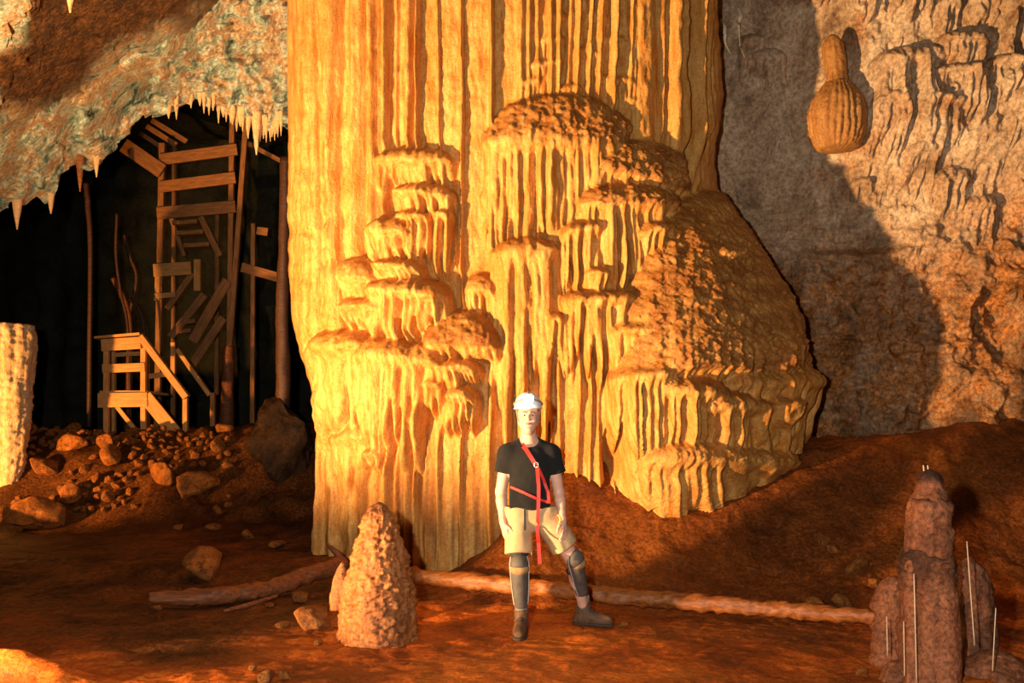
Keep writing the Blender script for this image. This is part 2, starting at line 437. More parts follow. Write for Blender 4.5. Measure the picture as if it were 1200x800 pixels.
def column_relief(U, V):
    d, win, drape, crust = canopies(U, V, [f[:5] + (f[5]*.68,) + f[6:] for f in COLFEAT], 1.0)
    warp = 3.5*noise3(U/40, V/150, 6.1) + 1.2*noise3(U/15, V/60, 2.4)
    uw = U + warp
    fine = ribs(uw, 7.0, 31); mid = ribs(uw, 11.0, 47, .24, .50, .35); wide = ribs(uw, 17.0, 53, .38, .8, .5)
    zw = 1 - sst(396, 408, U) + sst(738, 744, U)*(1 - sst(772, 780, U)) + sst(410, 416, U)*(1 - sst(434, 442, U))
    zd = np.clip(sst(436, 450, U)*(1 - sst(592, 606, U)) + sst(772, 782, U) + sst(395, 405, U)*(1 - sst(408, 414, U)), 0, 1)
    low = sst(430, 480, V)
    zw = np.clip(zw*(1 - low), 0, 1); zd = np.clip(np.maximum(zd*(1 - .75*low), low*.8), 0, 1)
    zf = np.clip(1 - zw - zd, 0, 1)
    flute = zw*(.10*wide + .045*fine + .01) + zd*(.46*np.maximum(mid, .18*fine) - .30) + zf*(.15*mid + .03*fine - .03)
    # the narrow open slot beside the hanging spike, dark slots among the right-hand pillars
    slot = sst(394, 402, U)*(1 - sst(407, 413, U))*sst(95, 150, V)*(1 - sst(235, 265, V))
    flute = flute - .34*slot
    flute = flute - .14*sst(792, 797, U)*(1 - sst(804, 809, U))*(1 - sst(190, 225, V)) - .12*sst(825, 830, U)*(1 - sst(833, 836, U))*(1 - sst(190, 225, V))
    spike = .20*np.sqrt(np.clip(1 - ((U - 391)/(9 - 7.0*np.clip(V/175, 0, 1)))**2, 0, 1))*(V < 176)
    flute = np.maximum(flute, spike)
    # the tall pillars at the upper right
    for pc, pw, ph in ((758, 15, .16), (788, 7, .26), (814, 9, .28), (829, 7, .17), (842, 7, .07)):
        wv = 3*noise3(V/70, pc, .5)
        flute = np.maximum(flute, (ph*np.sqrt(np.clip(1 - ((U - pc - wv)/pw)**2, 0, 1)) - .02)*(1 - sst(150, 245, V))*(np.abs(U - pc - wv) < pw) - 9*(np.abs(U - pc - wv) >= pw))
    # rough lumpy band on the left flank and over everything a little irregularity
    lump = .060*ridged(U/26, V/16, 5.5, 4)*(1 - sst(400, 430, U))*sst(185, 230, V)*(1 - sst(470, 540, V))
    rough = .030*fbm(U/10, V/22, 3.1, 3) + .012*ridged(U/18, V/5, 4.1, 2)*sst(-.1, .4, noise3(U/50, V/30, 9.5)) + .010*fbm(U/3.5, V/8, 8.7, 2)
    # broad swelling of the lower left and of the right lobe
    swell = .18*np.exp(-(((U - 455)/80)**2 + ((V - 470)/120)**2)) + .35*np.exp(-(((U - 825)/95)**2 + ((V - 450)/110)**2))
    # recess where the curtains hang back between the two lobes, and under the right lobe
    swell = swell - .25*np.exp(-(((U - 655)/55)**2 + ((V - 560)/90)**2)) - .5*np.exp(-(((U - 716)/9)**2 + ((V - 540)/26)**2))
    b = flute + lump + swell
    tot = np.maximum(b, d + swell*.9 + .15*flute) + rough
    win = np.where(b > d + swell*.9 + .15*flute, -1, win)
    crust = np.where(win < 0, 0, crust)
    return tot, win, drape, crust

front = np.abs(TH) < 1.76
Up, Vp = proj(base)
hi_ = 1 - sst(190, 260, Vp)
fade = sst(1.45, 0.95, np.abs(TH))*.80 + .20*sst(1.75, 1.5, np.abs(TH))
fade = fade*(1 - hi_) + hi_*np.where(TH > 0, sst(1.72, 1.4, np.abs(TH)), fade)
d0 = np.zeros_like(TH)
for it in range(3):
    Q = base + nrm*d0[..., None]
    Up, Vp = proj(Q)
    dd, win, drape, crust = column_relief(Up, Vp)
    sm = dd*fade*front
    if it < 2:
        k = 9                                  # smoothed guess of the relief for the next look-up
        c = np.cumsum(np.pad(sm, ((k, k), (0, 0)), 'edge'), 0); sm = (c[2*k:] - c[:-2*k])/(2*k)
        c = np.cumsum(np.pad(sm, ((0, 0), (k, k)), 'edge'), 1); sm = (c[:, 2*k:] - c[:, :-2*k])/(2*k)
        d0 = sm[:NV]
    else:
        d0 = sm.copy(); d0[1:-1] = .25*sm[:-2] + .5*sm[1:-1] + .25*sm[2:]
        d0[1:-1] = .25*d0[:-2] + .5*d0[1:-1] + .25*d0[2:]
back = (~front)*(.06*fbm(TH*9, ZG*.6, 3, 3))
P = base + nrm*(d0 + back)[..., None]
pc_ = np.clip(crust*1.4, 0, 1)*front
popc = .028*fbm(P[..., 0]*17, P[..., 1]*17, P[..., 2]*26, 3) + .030*ridged(P[..., 0]*8, P[..., 1]*8, P[..., 2]*15, 3)
P = P + nrm*(pc_*popc)[..., None]
N = grid_normals(P, True).reshape(-1, 3)
Fc = grid_faces(NV, P.shape[1], True)
Vc = P.reshape(-1, 3)
mudc = np.clip(crust*1.0*(.65 + .5*fbm(Up/16, Vp/11, 4.2, 3)), 0, 1)*front
mudc = np.maximum(mudc, .7*sst(.0, .4, fbm(Up/9, Vp/120, 1.7, 3))*sst(430, 600, Vp))
att = {'mud': mudc.ravel()}
column = empty('flowstone_column', (0.1, 12.0, 0.0))
tag(column, 'huge golden flowstone column with fluted curtains rising behind the man', 'column')
IM = Matrix.Translation((-0.1, -12.0, 0))
fwin = np.where(front, win, -1).ravel()[Fc[:, 0]]; fdr = drape.ravel()[Fc[:, 0]]
def colpart(name, sel, parent, pm=True):
    me = sub_mesh(name, Vc - np.array([0.1, 12.0, 0.0]), Fc, sel, N, att)
    return link(name, me, M['flow'], parent)
for k in range(len(COLFEAT)):                    # slivers stay with the body
    for dr_ in (False, True):
        sel = (fwin == k) & (fdr == dr_)
        if sel.sum() <= 30: fwin[sel] = -1
colpart('fluted_body', fwin == -1, column)
for k in range(len(COLFEAT)):
    sel = (fwin == k)
    top, dr = sel & ~fdr, sel & fdr
    if top.any():
        sh = colpart('flowstone_shelf', top, column)
        if dr.any(): colpart('drapery', dr, sh)
    elif dr.any():
        colpart('drapery', dr, column)

# ================================================================== right-hand wall
WU, WV = np.meshgrid(np.linspace(770, 1420, 470), np.linspace(660, -150, 500))
WY = np.interp(WU, [770, 850, 950, 1100, 1330, 1420], [12.9, 12.55, 11.9, 11.3, 10.5, 10.1])
mpx = 92.0                                      # pixels per metre on the wall
a, bb = WU/mpx, WV/mpx
upper = 1 - sst(225, 330, WV + 30*noise3(WU/60, 0.2, 4.4))
rel = .30*fbm(a*.55, bb*.55, 1.1, 3) + upper*(.20*fbm(a*2.2, bb*1.1, 2.2, 4) + .17*ridged(a*3.0, bb*1.7, 6.6, 4)*sst(900, 1000, WU)) \
    + (1 - upper)*(.34*ridged(a*1.1, bb*1.7, 3.3, 5) + .12*fbm(a*4, bb*5, 5.1, 3))
rel = rel + .35*upper*sst(935, 1010, WU)*sst(260, 150, WV) + .04*fbm(a*7, bb*7, 9.9, 3)
WALLFEAT = [(1043, 42, 76, 92, 196, .26, 9, -4, .3), (1103, 30, 58, 74, 104, .34, 7, 0, .4), (1098, 34, 96, 106, 158, .30, 7, 0, .3), (1022, 19, 130, 141, 190, .24, 9, 0, .3),
            (1078, 26, 130, 140, 200, .26, 10, 0, .1), (1150, 26, 86, 98, 140, .26, 9, 0, .2), (1000, 22, 10, 18, 44, .3, 10, 0, 0), (1050, 24, -10, 4, 50, .28, 10, 0, 0),
            (1090, 14, 20, 30, 62, .22, 8, 0, 0), (1130, 22, 0, 14, 60, .26, 9, 0, 0), (1165, 26, 20, 36, 92, .28, 9, 0, 0), (1185, 30, 120, 136, 190, .24, 10, 0, .2), (925, 40, -40, -10, 14, .6, 12, 0, .3),
            (898, 22, 60, 72, 105, .14, 10, 0, .2), (880, 16, 40, 50, 96, .12, 9, 0, .2), (1062, 20, 182, 192, 235, .18, 10, 0, 0), (1100, 22, 205, 218, 262, .16, 10, 0, 0), (1140, 24, 235, 248, 290, .14, 10, 0, 0), (1000, 12, 215, 222, 246, .12, 8, 0, 0)]
cd, cwin, cdr, ccr = canopies(WU, WV, WALLFEAT, 50.0)
rel = rel + cd
WP = np.stack([(WU - 600)/FPX*WY, WY - rel, CAMZ + (HZ - WV)/FPX*WY], -1)
wmud = np.clip(sst(190, 330, WV + 90*fbm(WU/90, WV/90, 2.9, 4) + .16*(WU - 1000)), 0, 1)
wmud = np.maximum(wmud, .75*sst(.12, .45, fbm(WU/45, WV/30, 6.3, 4))*sst(880, 1000, WU))
wmud = np.maximum(wmud, .5*(cwin >= 0)*sst(-.3, .4, fbm(WU/10, WV/30, 3.3, 3)))
wmud = wmud*(.8 + .2*noise3(WU/8, WV/8, 1.0))
wr = link('wall_right', mesh_fast('wall_right', WP.reshape(-1, 3), grid_faces(*WU.shape), None, True, {'mud': wmud.ravel()}), M['wall'])
tag(wr, 'lumpy pale limestone wall stained orange-brown below, right of the column', kind='structure')

def wall_y(u, v):
    i = int(np.clip(np.searchsorted(-WV[:, 0], -v), 0, WV.shape[0] - 1)); j = int(np.clip(np.searchsorted(WU[0], u), 0, WU.shape[1] - 1))
    return float(WP[i, j, 1])

# ================================================================== low ceiling on the left with its shaggy lip
lipk = np.array([(-260, 330), (-120, 285), (0, 250), (22, 236), (55, 236), (72, 214), (92, 190), (108, 200), (128, 188), (140, 166), (168, 143), (184, 131), (212, 128), (234, 114), (252, 126), (285, 140), (312, 152), (340, 150), (460, 160)], float)
crk = np.array([(-260, 240), (-120, 200), (0, 166), (50, 135), (100, 104), (150, 76), (200, 50), (240, 20), (270, -12), (330, -40), (460, -60)], float)
cu = np.linspace(-260, 460, 430)
lip = np.interp(cu, lipk[:, 0], lipk[:, 1]); cre = np.interp(cu, crk[:, 0], crk[:, 1])
lip = lip + 6*noise3(cu/11, 0.3, 2.2) + 5*noise3(cu/4.5, 0.7, 5.2)
lipY = 11.6 + 1.3*sst(-100, 420, cu); creY = lipY - 1.15
rows = []
for t in np.linspace(0, 1, 30)[:-1]:             # back of the lip, climbing into the dark passage
    rows.append((lip - 150*(1 - t)**1.4, lipY + 2.2*(1 - t)**.8 + .10))
for t in np.linspace(0, 1, 130)[:-1]:            # the pale shaggy face
    rows.append((lip + (cre - lip)*t, lipY + (creY - lipY)*t**1.3))
for t in np.linspace(0, 1, 90):                  # the brown underside that comes towards the camera
    rows.append((cre + (-420 - cre)*t, creY + (5.0 - creY)*t**.75))
CV = np.array([r[0] for r in rows]); CY = np.array([r[1] for r in rows]); CU = np.broadcast_to(cu, CV.shape)
a, bb = CU/95.0, CV/95.0
tt = np.arange(len(rows))[:, None]*np.ones_like(CU)
face = sst(20, 32, tt)*(1 - sst(150, 165, tt))
hole = np.exp(-(((CU - 150)/22)**2 + ((CV - 103)/15)**2)) + .8*np.exp(-(((CU - 132)/16)**2 + ((CV - 130)/20)**2))
dis = face*(.30*fbm(a*1.6, bb*1.6, 12.2, 4) + .30*ridged(a*3.2, bb*3.2, 4.6, 4) + .13*fbm(a*9, bb*9, 2.7, 3)) - 1.0*hole*face + (1 - face)*(.24*fbm(a*1.1, bb*1.1, 7.2, 4) + .14*ridged(a*2.6, bb*5, 1.6, 4) + .03*fbm(a*7, bb*7, 2.5, 2))
CP = np.stack([(CU - 600)/FPX*CY, CY - dis, CAMZ + (HZ - CV)/FPX*CY - .35*dis*face], -1)
cshade = sst(150, 164, tt + 14*fbm(a*2, bb*2, 8.8, 3))*sst(-40, 20, -(CU - 300) + 40)  # brown painted over the underside, standing in for its shade
cshade = np.maximum(cshade, .0)
# the yellow calcite patch at the far upper left
cshade = cshade*(1 - sst(.0, 1., 1.6 - (((CU - 0)/34)**2 + ((CV - 18)/38)**2)))
ce = link('ceiling', mesh_fast('ceiling', CP.reshape(-1, 3), grid_faces(*CU.shape), None, True, {'mud': cshade.ravel()}), M['ceil'])
tag(ce, 'low cave ceiling at upper left, brown underside and pale shaggy lip', kind='structure')
def lip_pt(u):
    j = int(np.clip(np.searchsorted(cu, u), 0, len(cu) - 1))
    seg = CP[24:60, j]; i = int(np.argmin(seg[:, 2]))
    return seg[i]

# high ceiling above the chamber, dark walls of the passage behind and the unlit rest of the chamber
def sheet(name, f, nu, nv, mat, label, amp=.5):
    A, B = np.meshgrid(np.linspace(0, 1, nu), np.linspace(0, 1, nv))
    Pn = np.stack(f(A, B), -1).astype(float)
    nn = grid_normals(Pn)
    q = fbm(Pn[..., 0]*.45, Pn[..., 1]*.45, Pn[..., 2]*.45, 5) + .35*ridged(Pn[..., 0]*1.5, Pn[..., 1]*1.5, Pn[..., 2]*1.1, 3)
    Pn = Pn + nn*(amp*q)[..., None]
    o = link(name, mesh_fast(name, Pn.reshape(-1, 3), grid_faces(nv, nu), None, True, {'mud': np.zeros(nu*nv)}), mat)
    return tag(o, label, kind='structure')
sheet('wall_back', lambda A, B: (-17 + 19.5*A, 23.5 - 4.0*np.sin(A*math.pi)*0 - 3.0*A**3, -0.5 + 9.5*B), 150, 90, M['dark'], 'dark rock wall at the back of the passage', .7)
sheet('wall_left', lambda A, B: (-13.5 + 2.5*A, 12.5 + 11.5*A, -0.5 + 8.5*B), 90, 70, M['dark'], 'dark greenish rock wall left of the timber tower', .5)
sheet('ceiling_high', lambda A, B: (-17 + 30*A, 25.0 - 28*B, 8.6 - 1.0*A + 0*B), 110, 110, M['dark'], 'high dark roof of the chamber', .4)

# ================================================================== stalagmites, stalactites and boulders
def lathe(name, prof, mat, parent=None, seg=72, rows=70, lump=.05, pop=.012, rib=0.0, nrib=12, seed=0, lean=(0, 0), mudf=None, flat=1.0, ridge=0.0):
    """prof: [(height, radius)] bottom to top; a closed, rough body of revolution standing on its origin"""
    pr = np.array(prof, float)
    z = np.linspace(pr[0, 0], pr[-1, 0], rows); r = smooth1(np.interp(z, pr[:, 0], pr[:, 1]), 5)
    r[-1] = pr[-1, 1]
    t = np.linspace(0, 2*math.pi, seg, endpoint=False)
    T, R = np.meshgrid(t, r); Zz = np.meshgrid(t, z)[1]
    c, s_ = np.cos(T), np.sin(T)
    sc = 1.0/max(pr[:, 1].max(), .02)
    k = fbm(c*R*sc*1.3 + seed, s_*R*sc*1.3, Zz*sc*.7 + seed, 4)
    R2 = R*(1 + lump*3*k) + pop*fbm(c*R*32 + seed, s_*R*32, Zz*32, 3)*np.minimum(R*12, 1) + ridge*ridged(c*R*7, s_*R*7, Zz*11 + seed, 3)*np.minimum(R*9, 1)
    if rib:
        R2 = R2*(1 - rib + rib*np.sqrt(np.clip(np.abs(np.sin(T*nrib/2 + 1.1*noise3(T*2, Zz*2, seed))), 0, 1)))
    hh = (Zz - z[0])/max(z[-1] - z[0], 1e-6)
    Pn = np.stack([c*R2 + lean[0]*hh, s_*R2*flat + lean[1]*hh, Zz], -1)
    Fg = grid_faces(rows, seg, True)
    V = Pn.reshape(-1, 3)
    V = np.vstack([V, [[0, 0, z[0]], [lean[0], lean[1], z[-1]]]])
    n = rows*seg
    j = np.arange(seg); j2 = (j + 1) % seg
    caps = np.vstack([np.stack([np.full(seg, n), j2, j, np.full(seg, n)], 1)[:, :4], np.stack([np.full(seg, n + 1), (rows-1)*seg + j, (rows-1)*seg + j2, np.full(seg, n + 1)], 1)])
    me = bpy.data.meshes.new(name)
    mud = np.zeros(len(V)) if mudf is None else np.append(np.clip(mudf(hh, k).ravel(), 0, 1), [0, float(np.clip(mudf(np.ones((1, 1)), np.zeros((1, 1)))[0, 0], 0, 1))])
    faces = [tuple(f) for f in Fg] + [tuple(f[:3]) for f in caps]
    me.from_pydata(V.tolist(), [], faces)
    me.polygons.foreach_set('use_smooth', np.ones(len(faces), bool))
    at_ = me.attributes.new('mud', 'FLOAT', 'POINT'); at_.data.foreach_set('value', mud.astype(np.float32))
    return link(name, me, mat, parent)

# conical stalagmite in the foreground
b0 = at(443, 752, 7.42)
st = empty('stalagmite', (b0.x, b0.y, fz(b0.x, b0.y) - .04))
tag(st, 'rough conical brown stalagmite standing left of the man', 'stalagmite')
lathe('cone', [(0, .285), (.10, .28), (.30, .268), (.45, .245), (.60, .205), (.78, .158), (.92, .115), (1.00, .075), (1.05, .03), (1.06, .0)], M['stalag'], st, 120, 130, .035, .034, 0, 12, 3, (.01, .0), lambda h, k: .25 + .9*k - .2 + .75*sst(.86, .97, h), 1.0, .018)
fk = lathe('calcite_flake', [(0, .035), (.10, .055), (.25, .05), (.34, .02), (.36, .0)], M['stalag'], st, 24, 24, .10, .01, 0, 12, 5, (.05, 0), lambda h, k: .3 + 0*h, .6)
fk.location = (-.31, -.02, .26)

# cluster of stalagmites at the right
Y0 = 5.9; K = FPX/Y0
bm_ = at(1089, 806, Y0); zf0 = fz(bm_.x, bm_.y) - .05
zz = lambda v: at(0, v, Y0).z - zf0
st2 = empty('stalagmite', (bm_.x, bm_.y, zf0))
tag(st2, 'tall stepped stalagmite with a dark knobbly tip at the right', 'stalagmite')
lathe('lower_column', [(0, .165), (zz(790), .155), (zz(740), .150), (zz(690), .148), (zz(655), .140), (zz(640), .120), (zz(636), .0)], M['stalag_clay'], st2, 90, 110, .06, .020, .0, 9, 11, (-.005, .02), lambda h, k: .6*sst(.6, .95, h) + 1.2*k, 1.0, .024)
lathe('upper_column', [(zz(660), .11), (zz(640), .122), (zz(600), .124), (zz(590), .116), (zz(583), .10), (zz(578), .0)], M['stalag_clay'], st2, 70, 60, .05, .018, .06, 11, 17, (.0, .0), lambda h, k: .9*sst(.8, .95, h) + 1.2*k, 1.0, .018)
lathe('tip', [(zz(586), .105), (zz(580), .09), (zz(570), .072), (zz(558), .064), (zz(552), .04), (zz(549), .0)], M['stalag_clay'], st2, 50, 40, .07, .012, 0, 9, 23, (.0, 0), lambda h, k: .35 + .8*sst(.45, .7, h) + .8*k, 1.0, .016)
sp = lathe('front_bulge', [(0, .10), (zz(760), .105), (zz(715), .10), (zz(690), .085), (zz(676), .045), (zz(672), .0)], M['stalag_clay'], st2, 60, 70, .06, .008, 0, 9, 31, (.0, .02), lambda h, k: .7*k - .1)
sp.location = (.045, -.085, 0)
sp = lathe('side_rib', [(0, .05), (zz(720), .055), (zz(665), .05), (zz(646), .03), (zz(640), .0)], M['stalag_clay'], st2, 36, 60, .10, .008, 0, 9, 37, (.01, .03), lambda h, k: .7*k)
sp.location = (-.115, -.06, 0)

def side_stalagmite(u, vb, y, prof, label, seed, rib, mudk, flat=.8, ridge=.02):
    p = at(u, vb, y)
    o = lathe('stalagmite', prof, M['stalag_clay'], None, 70, 70, .10, .014, rib, 9, seed, (0, .02), lambda h, k: mudk + .9*k, flat, ridge)
    o.location = (p.x, p.y, fz(p.x, p.y) - .06)
    return tag(o, label, 'stalagmite')
side_stalagmite(1138, 758, 6.25, [(0, .16), (.15, .15), (.40, .14), (.60, .12), (.72, .08), (.77, .0)], 'dark ribbed stump right behind the tall stepped stalagmite', 41, .12, .55)
side_stalagmite(1047, 730, 6.5, [(0, .12), (.15, .115), (.35, .11), (.52, .10), (.60, .07), (.64, .0)], 'short knobbly stump just left of the tall stepped stalagmite', 43, .05, .15, .8, .035)
side_stalagmite(1168, 790, 5.95, [(0, .22), (.06, .21), (.14, .16), (.2, .09), (.22, .0)], 'low clay hump at the right foot of the stalagmites', 47, .0, .35, 1.0)
side_stalagmite(1052, 782, 6.0, [(0, .10), (.05, .10), (.12, .08), (.17, .04), (.18, .0)], 'small clay knob at the left foot of the stalagmites', 49, .0, .2, 1.0)

# pale broken stalagmite cut by the left edge
bp = at(4, 578, 14.55)
o = lathe('stalagmite', [(0, .20), (.25, .235), (.7, .30), (1.2, .345), (1.7, .375), (2.1, .395), (2.32, .40), (2.45, .37), (2.50, .26), (2.46, .0)], M['stalag_pale'], None, 100, 110, .05, .016, .05, 16, 61, (.03, 0), lambda h, k: .5*k, 1.0, .03)
o.location = (bp.x, bp.y, min(bp.z, fz(bp.x, bp.y)))
tag(o, 'bright pale broken-topped stalagmite at the left edge', 'stalagmite')

# hanging bulb of flowstone on the right wall, with its neck
yb = wall_y(980, 130) - .18
pb = at(981, 178, yb); kk = yb/FPX
bulb = empty('hanging_flowstone', pb)
tag(bulb, 'onion-shaped flowstone bulb hanging on the right wall', 'stalactite')
lathe('bulb', [(0, .0), (2*kk, 22*kk), (10*kk, 29*kk), (24*kk, 34*kk), (44*kk, 35*kk), (60*kk, 31*kk), (72*kk, 22*kk), (82*kk, 14*kk), (86*kk, 0)], M['bulb'], bulb, 110, 80, .05, .016, .15, 27, 71, (0, 0), lambda h, k: .2 + .3*sst(.5, .9, h) + .5*k)
lathe('neck', [(76*kk, 14*kk), (90*kk, 12*kk), (115*kk, 13*kk), (128*kk, 12*kk), (138*kk, 6*kk), (140*kk, 0)], M['bulb'], bulb, 48, 50, .06, .010, .08, 12, 73, (-.04, .05), lambda h, k: .2 + .6*k)

# little stalactites along the shaggy lip and on the ceiling
def stalactite(p, ln, r, label, group, mat, seed):
    o = lathe('stalactite', [(-ln, .0), (-ln*.97, r*.22), (-ln*.6, r*.5), (-ln*.2, r*.85), (0, r), (.10, r*1.1)], mat, None, 14, 16, .10, .006, 0, 6, seed, (0, 0), lambda h, k: .25 + .6*k)
    o.location = p
    return tag(o, label, 'stalactite', group)
random.seed(4)
LIP = [(211, 13, 5), (247, 9, 4), (252, 11, 4), (259, 16, 5), (268, 10, 4), (274, 8, 4), (282, 12, 5), (290, 14, 5), (312, 13, 5), (317, 15, 4), (321, 13, 4), (326, 16, 4), (331, 15, 4), (336, 14, 4), (256, 8, 6), (264, 7, 7), (278, 7, 6), (286, 8, 7), (300, 16, 8), (308, 18, 6), (315, 8, 7), (323, 8, 7), (329, 9, 6), (239, 6, 6), (228, 7, 5), (203, 7, 6)]
for i, (u, l, w) in enumerate(LIP):
    p = lip_pt(u); k = p[1]/FPX
    stalactite((p[0], p[1] - .02, p[2] + .06), l*k + .06, w*k*.55, 'small pale stalactite of the fringe ' + ('at the top of the dark arch' if u < 245 else 'right above the timber tower' if u < 292 else 'close to the column'), 'fringe of stalactites ' + ('at the arch' if u < 245 else 'above the tower' if u < 292 else 'by the column'), M['stalag_pale'], 80 + i)
for i, (u, l, w, lab) in enumerate([(305, 34, 11, 'longest pale stalactite of the fringe, just left of the column'), (295, 24, 9, 'stubby pale stalactite beside the longest one of the fringe'),
                                    (93, 34, 10, 'brown stalactite under the left end of the shaggy ceiling lip'), (30, 30, 11, 'greenish stalactite at the far left of the ceiling lip'),
                                    (57, 18, 9, 'short blunt stalactite near the left end of the ceiling lip'), (120, 15, 7, 'thin stalactite right of the brown one on the ceiling lip')]):
    p = lip_pt(u); k = p[1]/FPX
    stalactite((p[0], p[1] - .03, p[2] + .08), l*k + .08, w*k*.55, lab, None, M['stalag'] if u == 93 else M['stalag_pale'], 120 + i)
i = int(np.argmin(np.abs(CV[:, int(np.searchsorted(cu, 93))] - (-4)))); pc = CP[i, int(np.searchsorted(cu, 93))]
k = pc[1]/FPX
stalactite((pc[0], pc[1], pc[2] + .05), 32*k + .05, 8*k, 'stubby yellow stalactite hanging from the brown ceiling at upper left', None, M['stalag_pale'], 140)

# thin twisted helictites on the shaded wall beside the column
def tube(name, pts, rad, mat, parent=None, seg=8, sub=6, rough=0.0, seed=0, cap=True):
    pts = np.array(pts, float); n = len(pts)
    rad = np.full(n, rad, float) if np.isscalar(rad) else np.array(rad, float)
    tt = np.linspace(0, n - 1, (n - 1)*sub + 1)
    i0 = np.clip(np.floor(tt).astype(int), 0, n - 2); f = (tt - i0)[:, None]
    g = lambda i: pts[np.clip(i, 0, n - 1)]
    p0, p1, p2, p3 = g(i0 - 1), g(i0), g(i0 + 1), g(i0 + 2)
    C = .5*((2*p1) + (p2 - p0)*f + (2*p0 - 5*p1 + 4*p2 - p3)*f**2 + (3*p1 - p0 - 3*p2 + p3)*f**3)
    R = np.interp(tt, np.arange(n), rad)
    Tn = np.gradient(C, axis=0); Tn /= np.linalg.norm(Tn, axis=1, keepdims=True)
    ref = np.array([0, 0, 1.0]) if abs(Tn[0, 2]) < .8 else np.array([0, 1.0, 0])
    A = np.cross(Tn, ref); A /= np.linalg.norm(A, axis=1, keepdims=True); B = np.cross(A, Tn)
    t = np.linspace(0, 2*math.pi, seg, endpoint=False)
    m = len(C)
    Rr = R[:, None]*np.ones((1, seg))
    if rough:
        Rr = Rr*(1 + rough*fbm(np.cos(t)[None]*1.5 + seed, np.sin(t)[None]*1.5, (np.arange(m)*.35)[:, None], 4))
    Pn = C[:, None] + A[:, None]*(np.cos(t)[None, :, None]*Rr[..., None]) + B[:, None]*(np.sin(t)[None, :, None]*Rr[..., None])
    V = np.vstack([Pn.reshape(-1, 3), C[:1], C[-1:]])
    faces = [tuple(f_) for f_ in grid_faces(m, seg, True)]
    j = np.arange(seg); j2 = (j + 1) % seg
    faces += [(m*seg, int(b), int(a)) for a, b in zip(j, j2)] + [(m*seg + 1, (m-1)*seg + int(a), (m-1)*seg + int(b)) for a, b in zip(j, j2)]
    me = bpy.data.meshes.new(name); me.from_pydata(V.tolist(), [], faces)
    bm = bmesh.new(); bm.from_mesh(me); bmesh.ops.recalc_face_normals(bm, faces=bm.faces); bm.to_mesh(me); bm.free()
    me.polygons.foreach_set('use_smooth', np.ones(len(faces), bool))
    return link(name, me, mat, parent)
M['white_calcite'] = plain('white_calcite', (0.85, 0.68, 0.42), .4)
for pts, lab in (([(844, 24), (849, 34), (850, 50), (856, 63)], 'longer white helictite closest to the column top'),
                 ([(865, 10), (868, 20), (866, 26), (867, 54)], 'straight white helictite near the column top'),
                 ([(868, 56), (870, 61), (873, 68)], 'tiny white helictite below the straight one')):
    yy = min(wall_y(u, v) for u, v in pts) - .05
    o = tube('helictite', [at(u, v, yy + .12*(i == 0)) for i, (u, v) in enumerate(pts)], [.026, .03, .016, .006][:len(pts)] if len(pts) == 4 else [.014, .012, .005], M['white_calcite'])
    tag(o, lab, 'stalactite')

# ------------------------------------------------------------------ boulders and rubble
def rock_mesh(name, seed, sub=3, flat=.75):
    bm = bmesh.new(); bmesh.ops.create_icosphere(bm, subdivisions=sub, radius=1.0)
    rs = np.random.RandomState(seed)
    V = np.array([v.co[:] for v in bm.verts])
    for k in range(13):                                      # broken faces
        n = rs.normal(size=3); n /= np.linalg.norm(n); dlim = rs.uniform(.50, .82)
        e = V @ n - dlim
        V = V - np.where(e > 0, e*.9, 0)[:, None]*n
    V *= (1 + .16*fbm(V[:, 0]*1.7 + seed, V[:, 1]*1.7, V[:, 2]*1.7, 4))[:, None]
    V *= np.array([1, rs.uniform(.7, 1), flat])
    for v, c in zip(bm.verts, V): v.co = c
    me = bpy.data.meshes.new(name); bm.to_mesh(me); bm.free()
    me.polygons.foreach_set('use_smooth', np.ones(len(me.polygons), bool))
    a = me.attributes.new('mud', 'FLOAT', 'POINT'); a.data.foreach_set('value', np.clip(.2 + .8*fbm(V[:, 0]*2, V[:, 1]*2, V[:, 2]*2 + seed, 3), 0, 1).astype(np.float32))
    me.materials.append(M['rock'])
    return me
RM = [rock_mesh('rock', 100 + i, 3, .6 + .3*(i % 3)/2) for i in range(9)]
rs = np.random.RandomState(12)
def rock(name, u, v, y, r, label, cat='rock', group=None, me=None, rot=None, sc=(1, 1, 1), sink=.35):
    p = at(u, v, y)
    o = link(name, me if me is not None else RM[rs.randint(len(RM))])
    o.scale = (r*sc[0], r*sc[1], r*sc[2])
    o.rotation_euler = rot if rot is not None else (rs.uniform(-.5, .5), rs.uniform(-.5, .5), rs.uniform(0, 6.28))
    o.location = (p.x, p.y, fz(p.x, p.y) + r*sc[2]*(.7 - sink))
    return tag(o, label, cat, group)
placed = []
EXC = [(at(42, 0, 13.5), .46), (at(-28, 0, 13.05), .44), (at(52, 0, 14.6), .34), (at(82, 0, 14.9), .31), (at(228, 0, 14.2), .42), (at(192, 0, 14.3), .38), (at(4, 0, 14.55), .36), (at(125, 0, 16.0), .08), (at(168.5, 0, 16.0), .08), (at(217, 0, 16.0), .12)]
for i in range(9000):
    u = rs.uniform(18, 268); y = rs.uniform(13.9, 16.0)
    x = (u - 600)/FPX*y; r = rs.choice([.06, .08, .10, .13, .17, .22], p=[.24, .26, .22, .16, .09, .03])*(1.1 if y < 15 else .9)
    if u > 215 and y > 15.3: continue
    if any((x - a)**2 + (y - b)**2 < (.80*(r + c))**2 for a, b, c in placed): continue
    if any((x - e.x)**2 + (y - e.y)**2 < (er + r*.9)**2 for e, er in EXC): continue
    placed.append((x, y, r))
    if len(placed) > 295: break
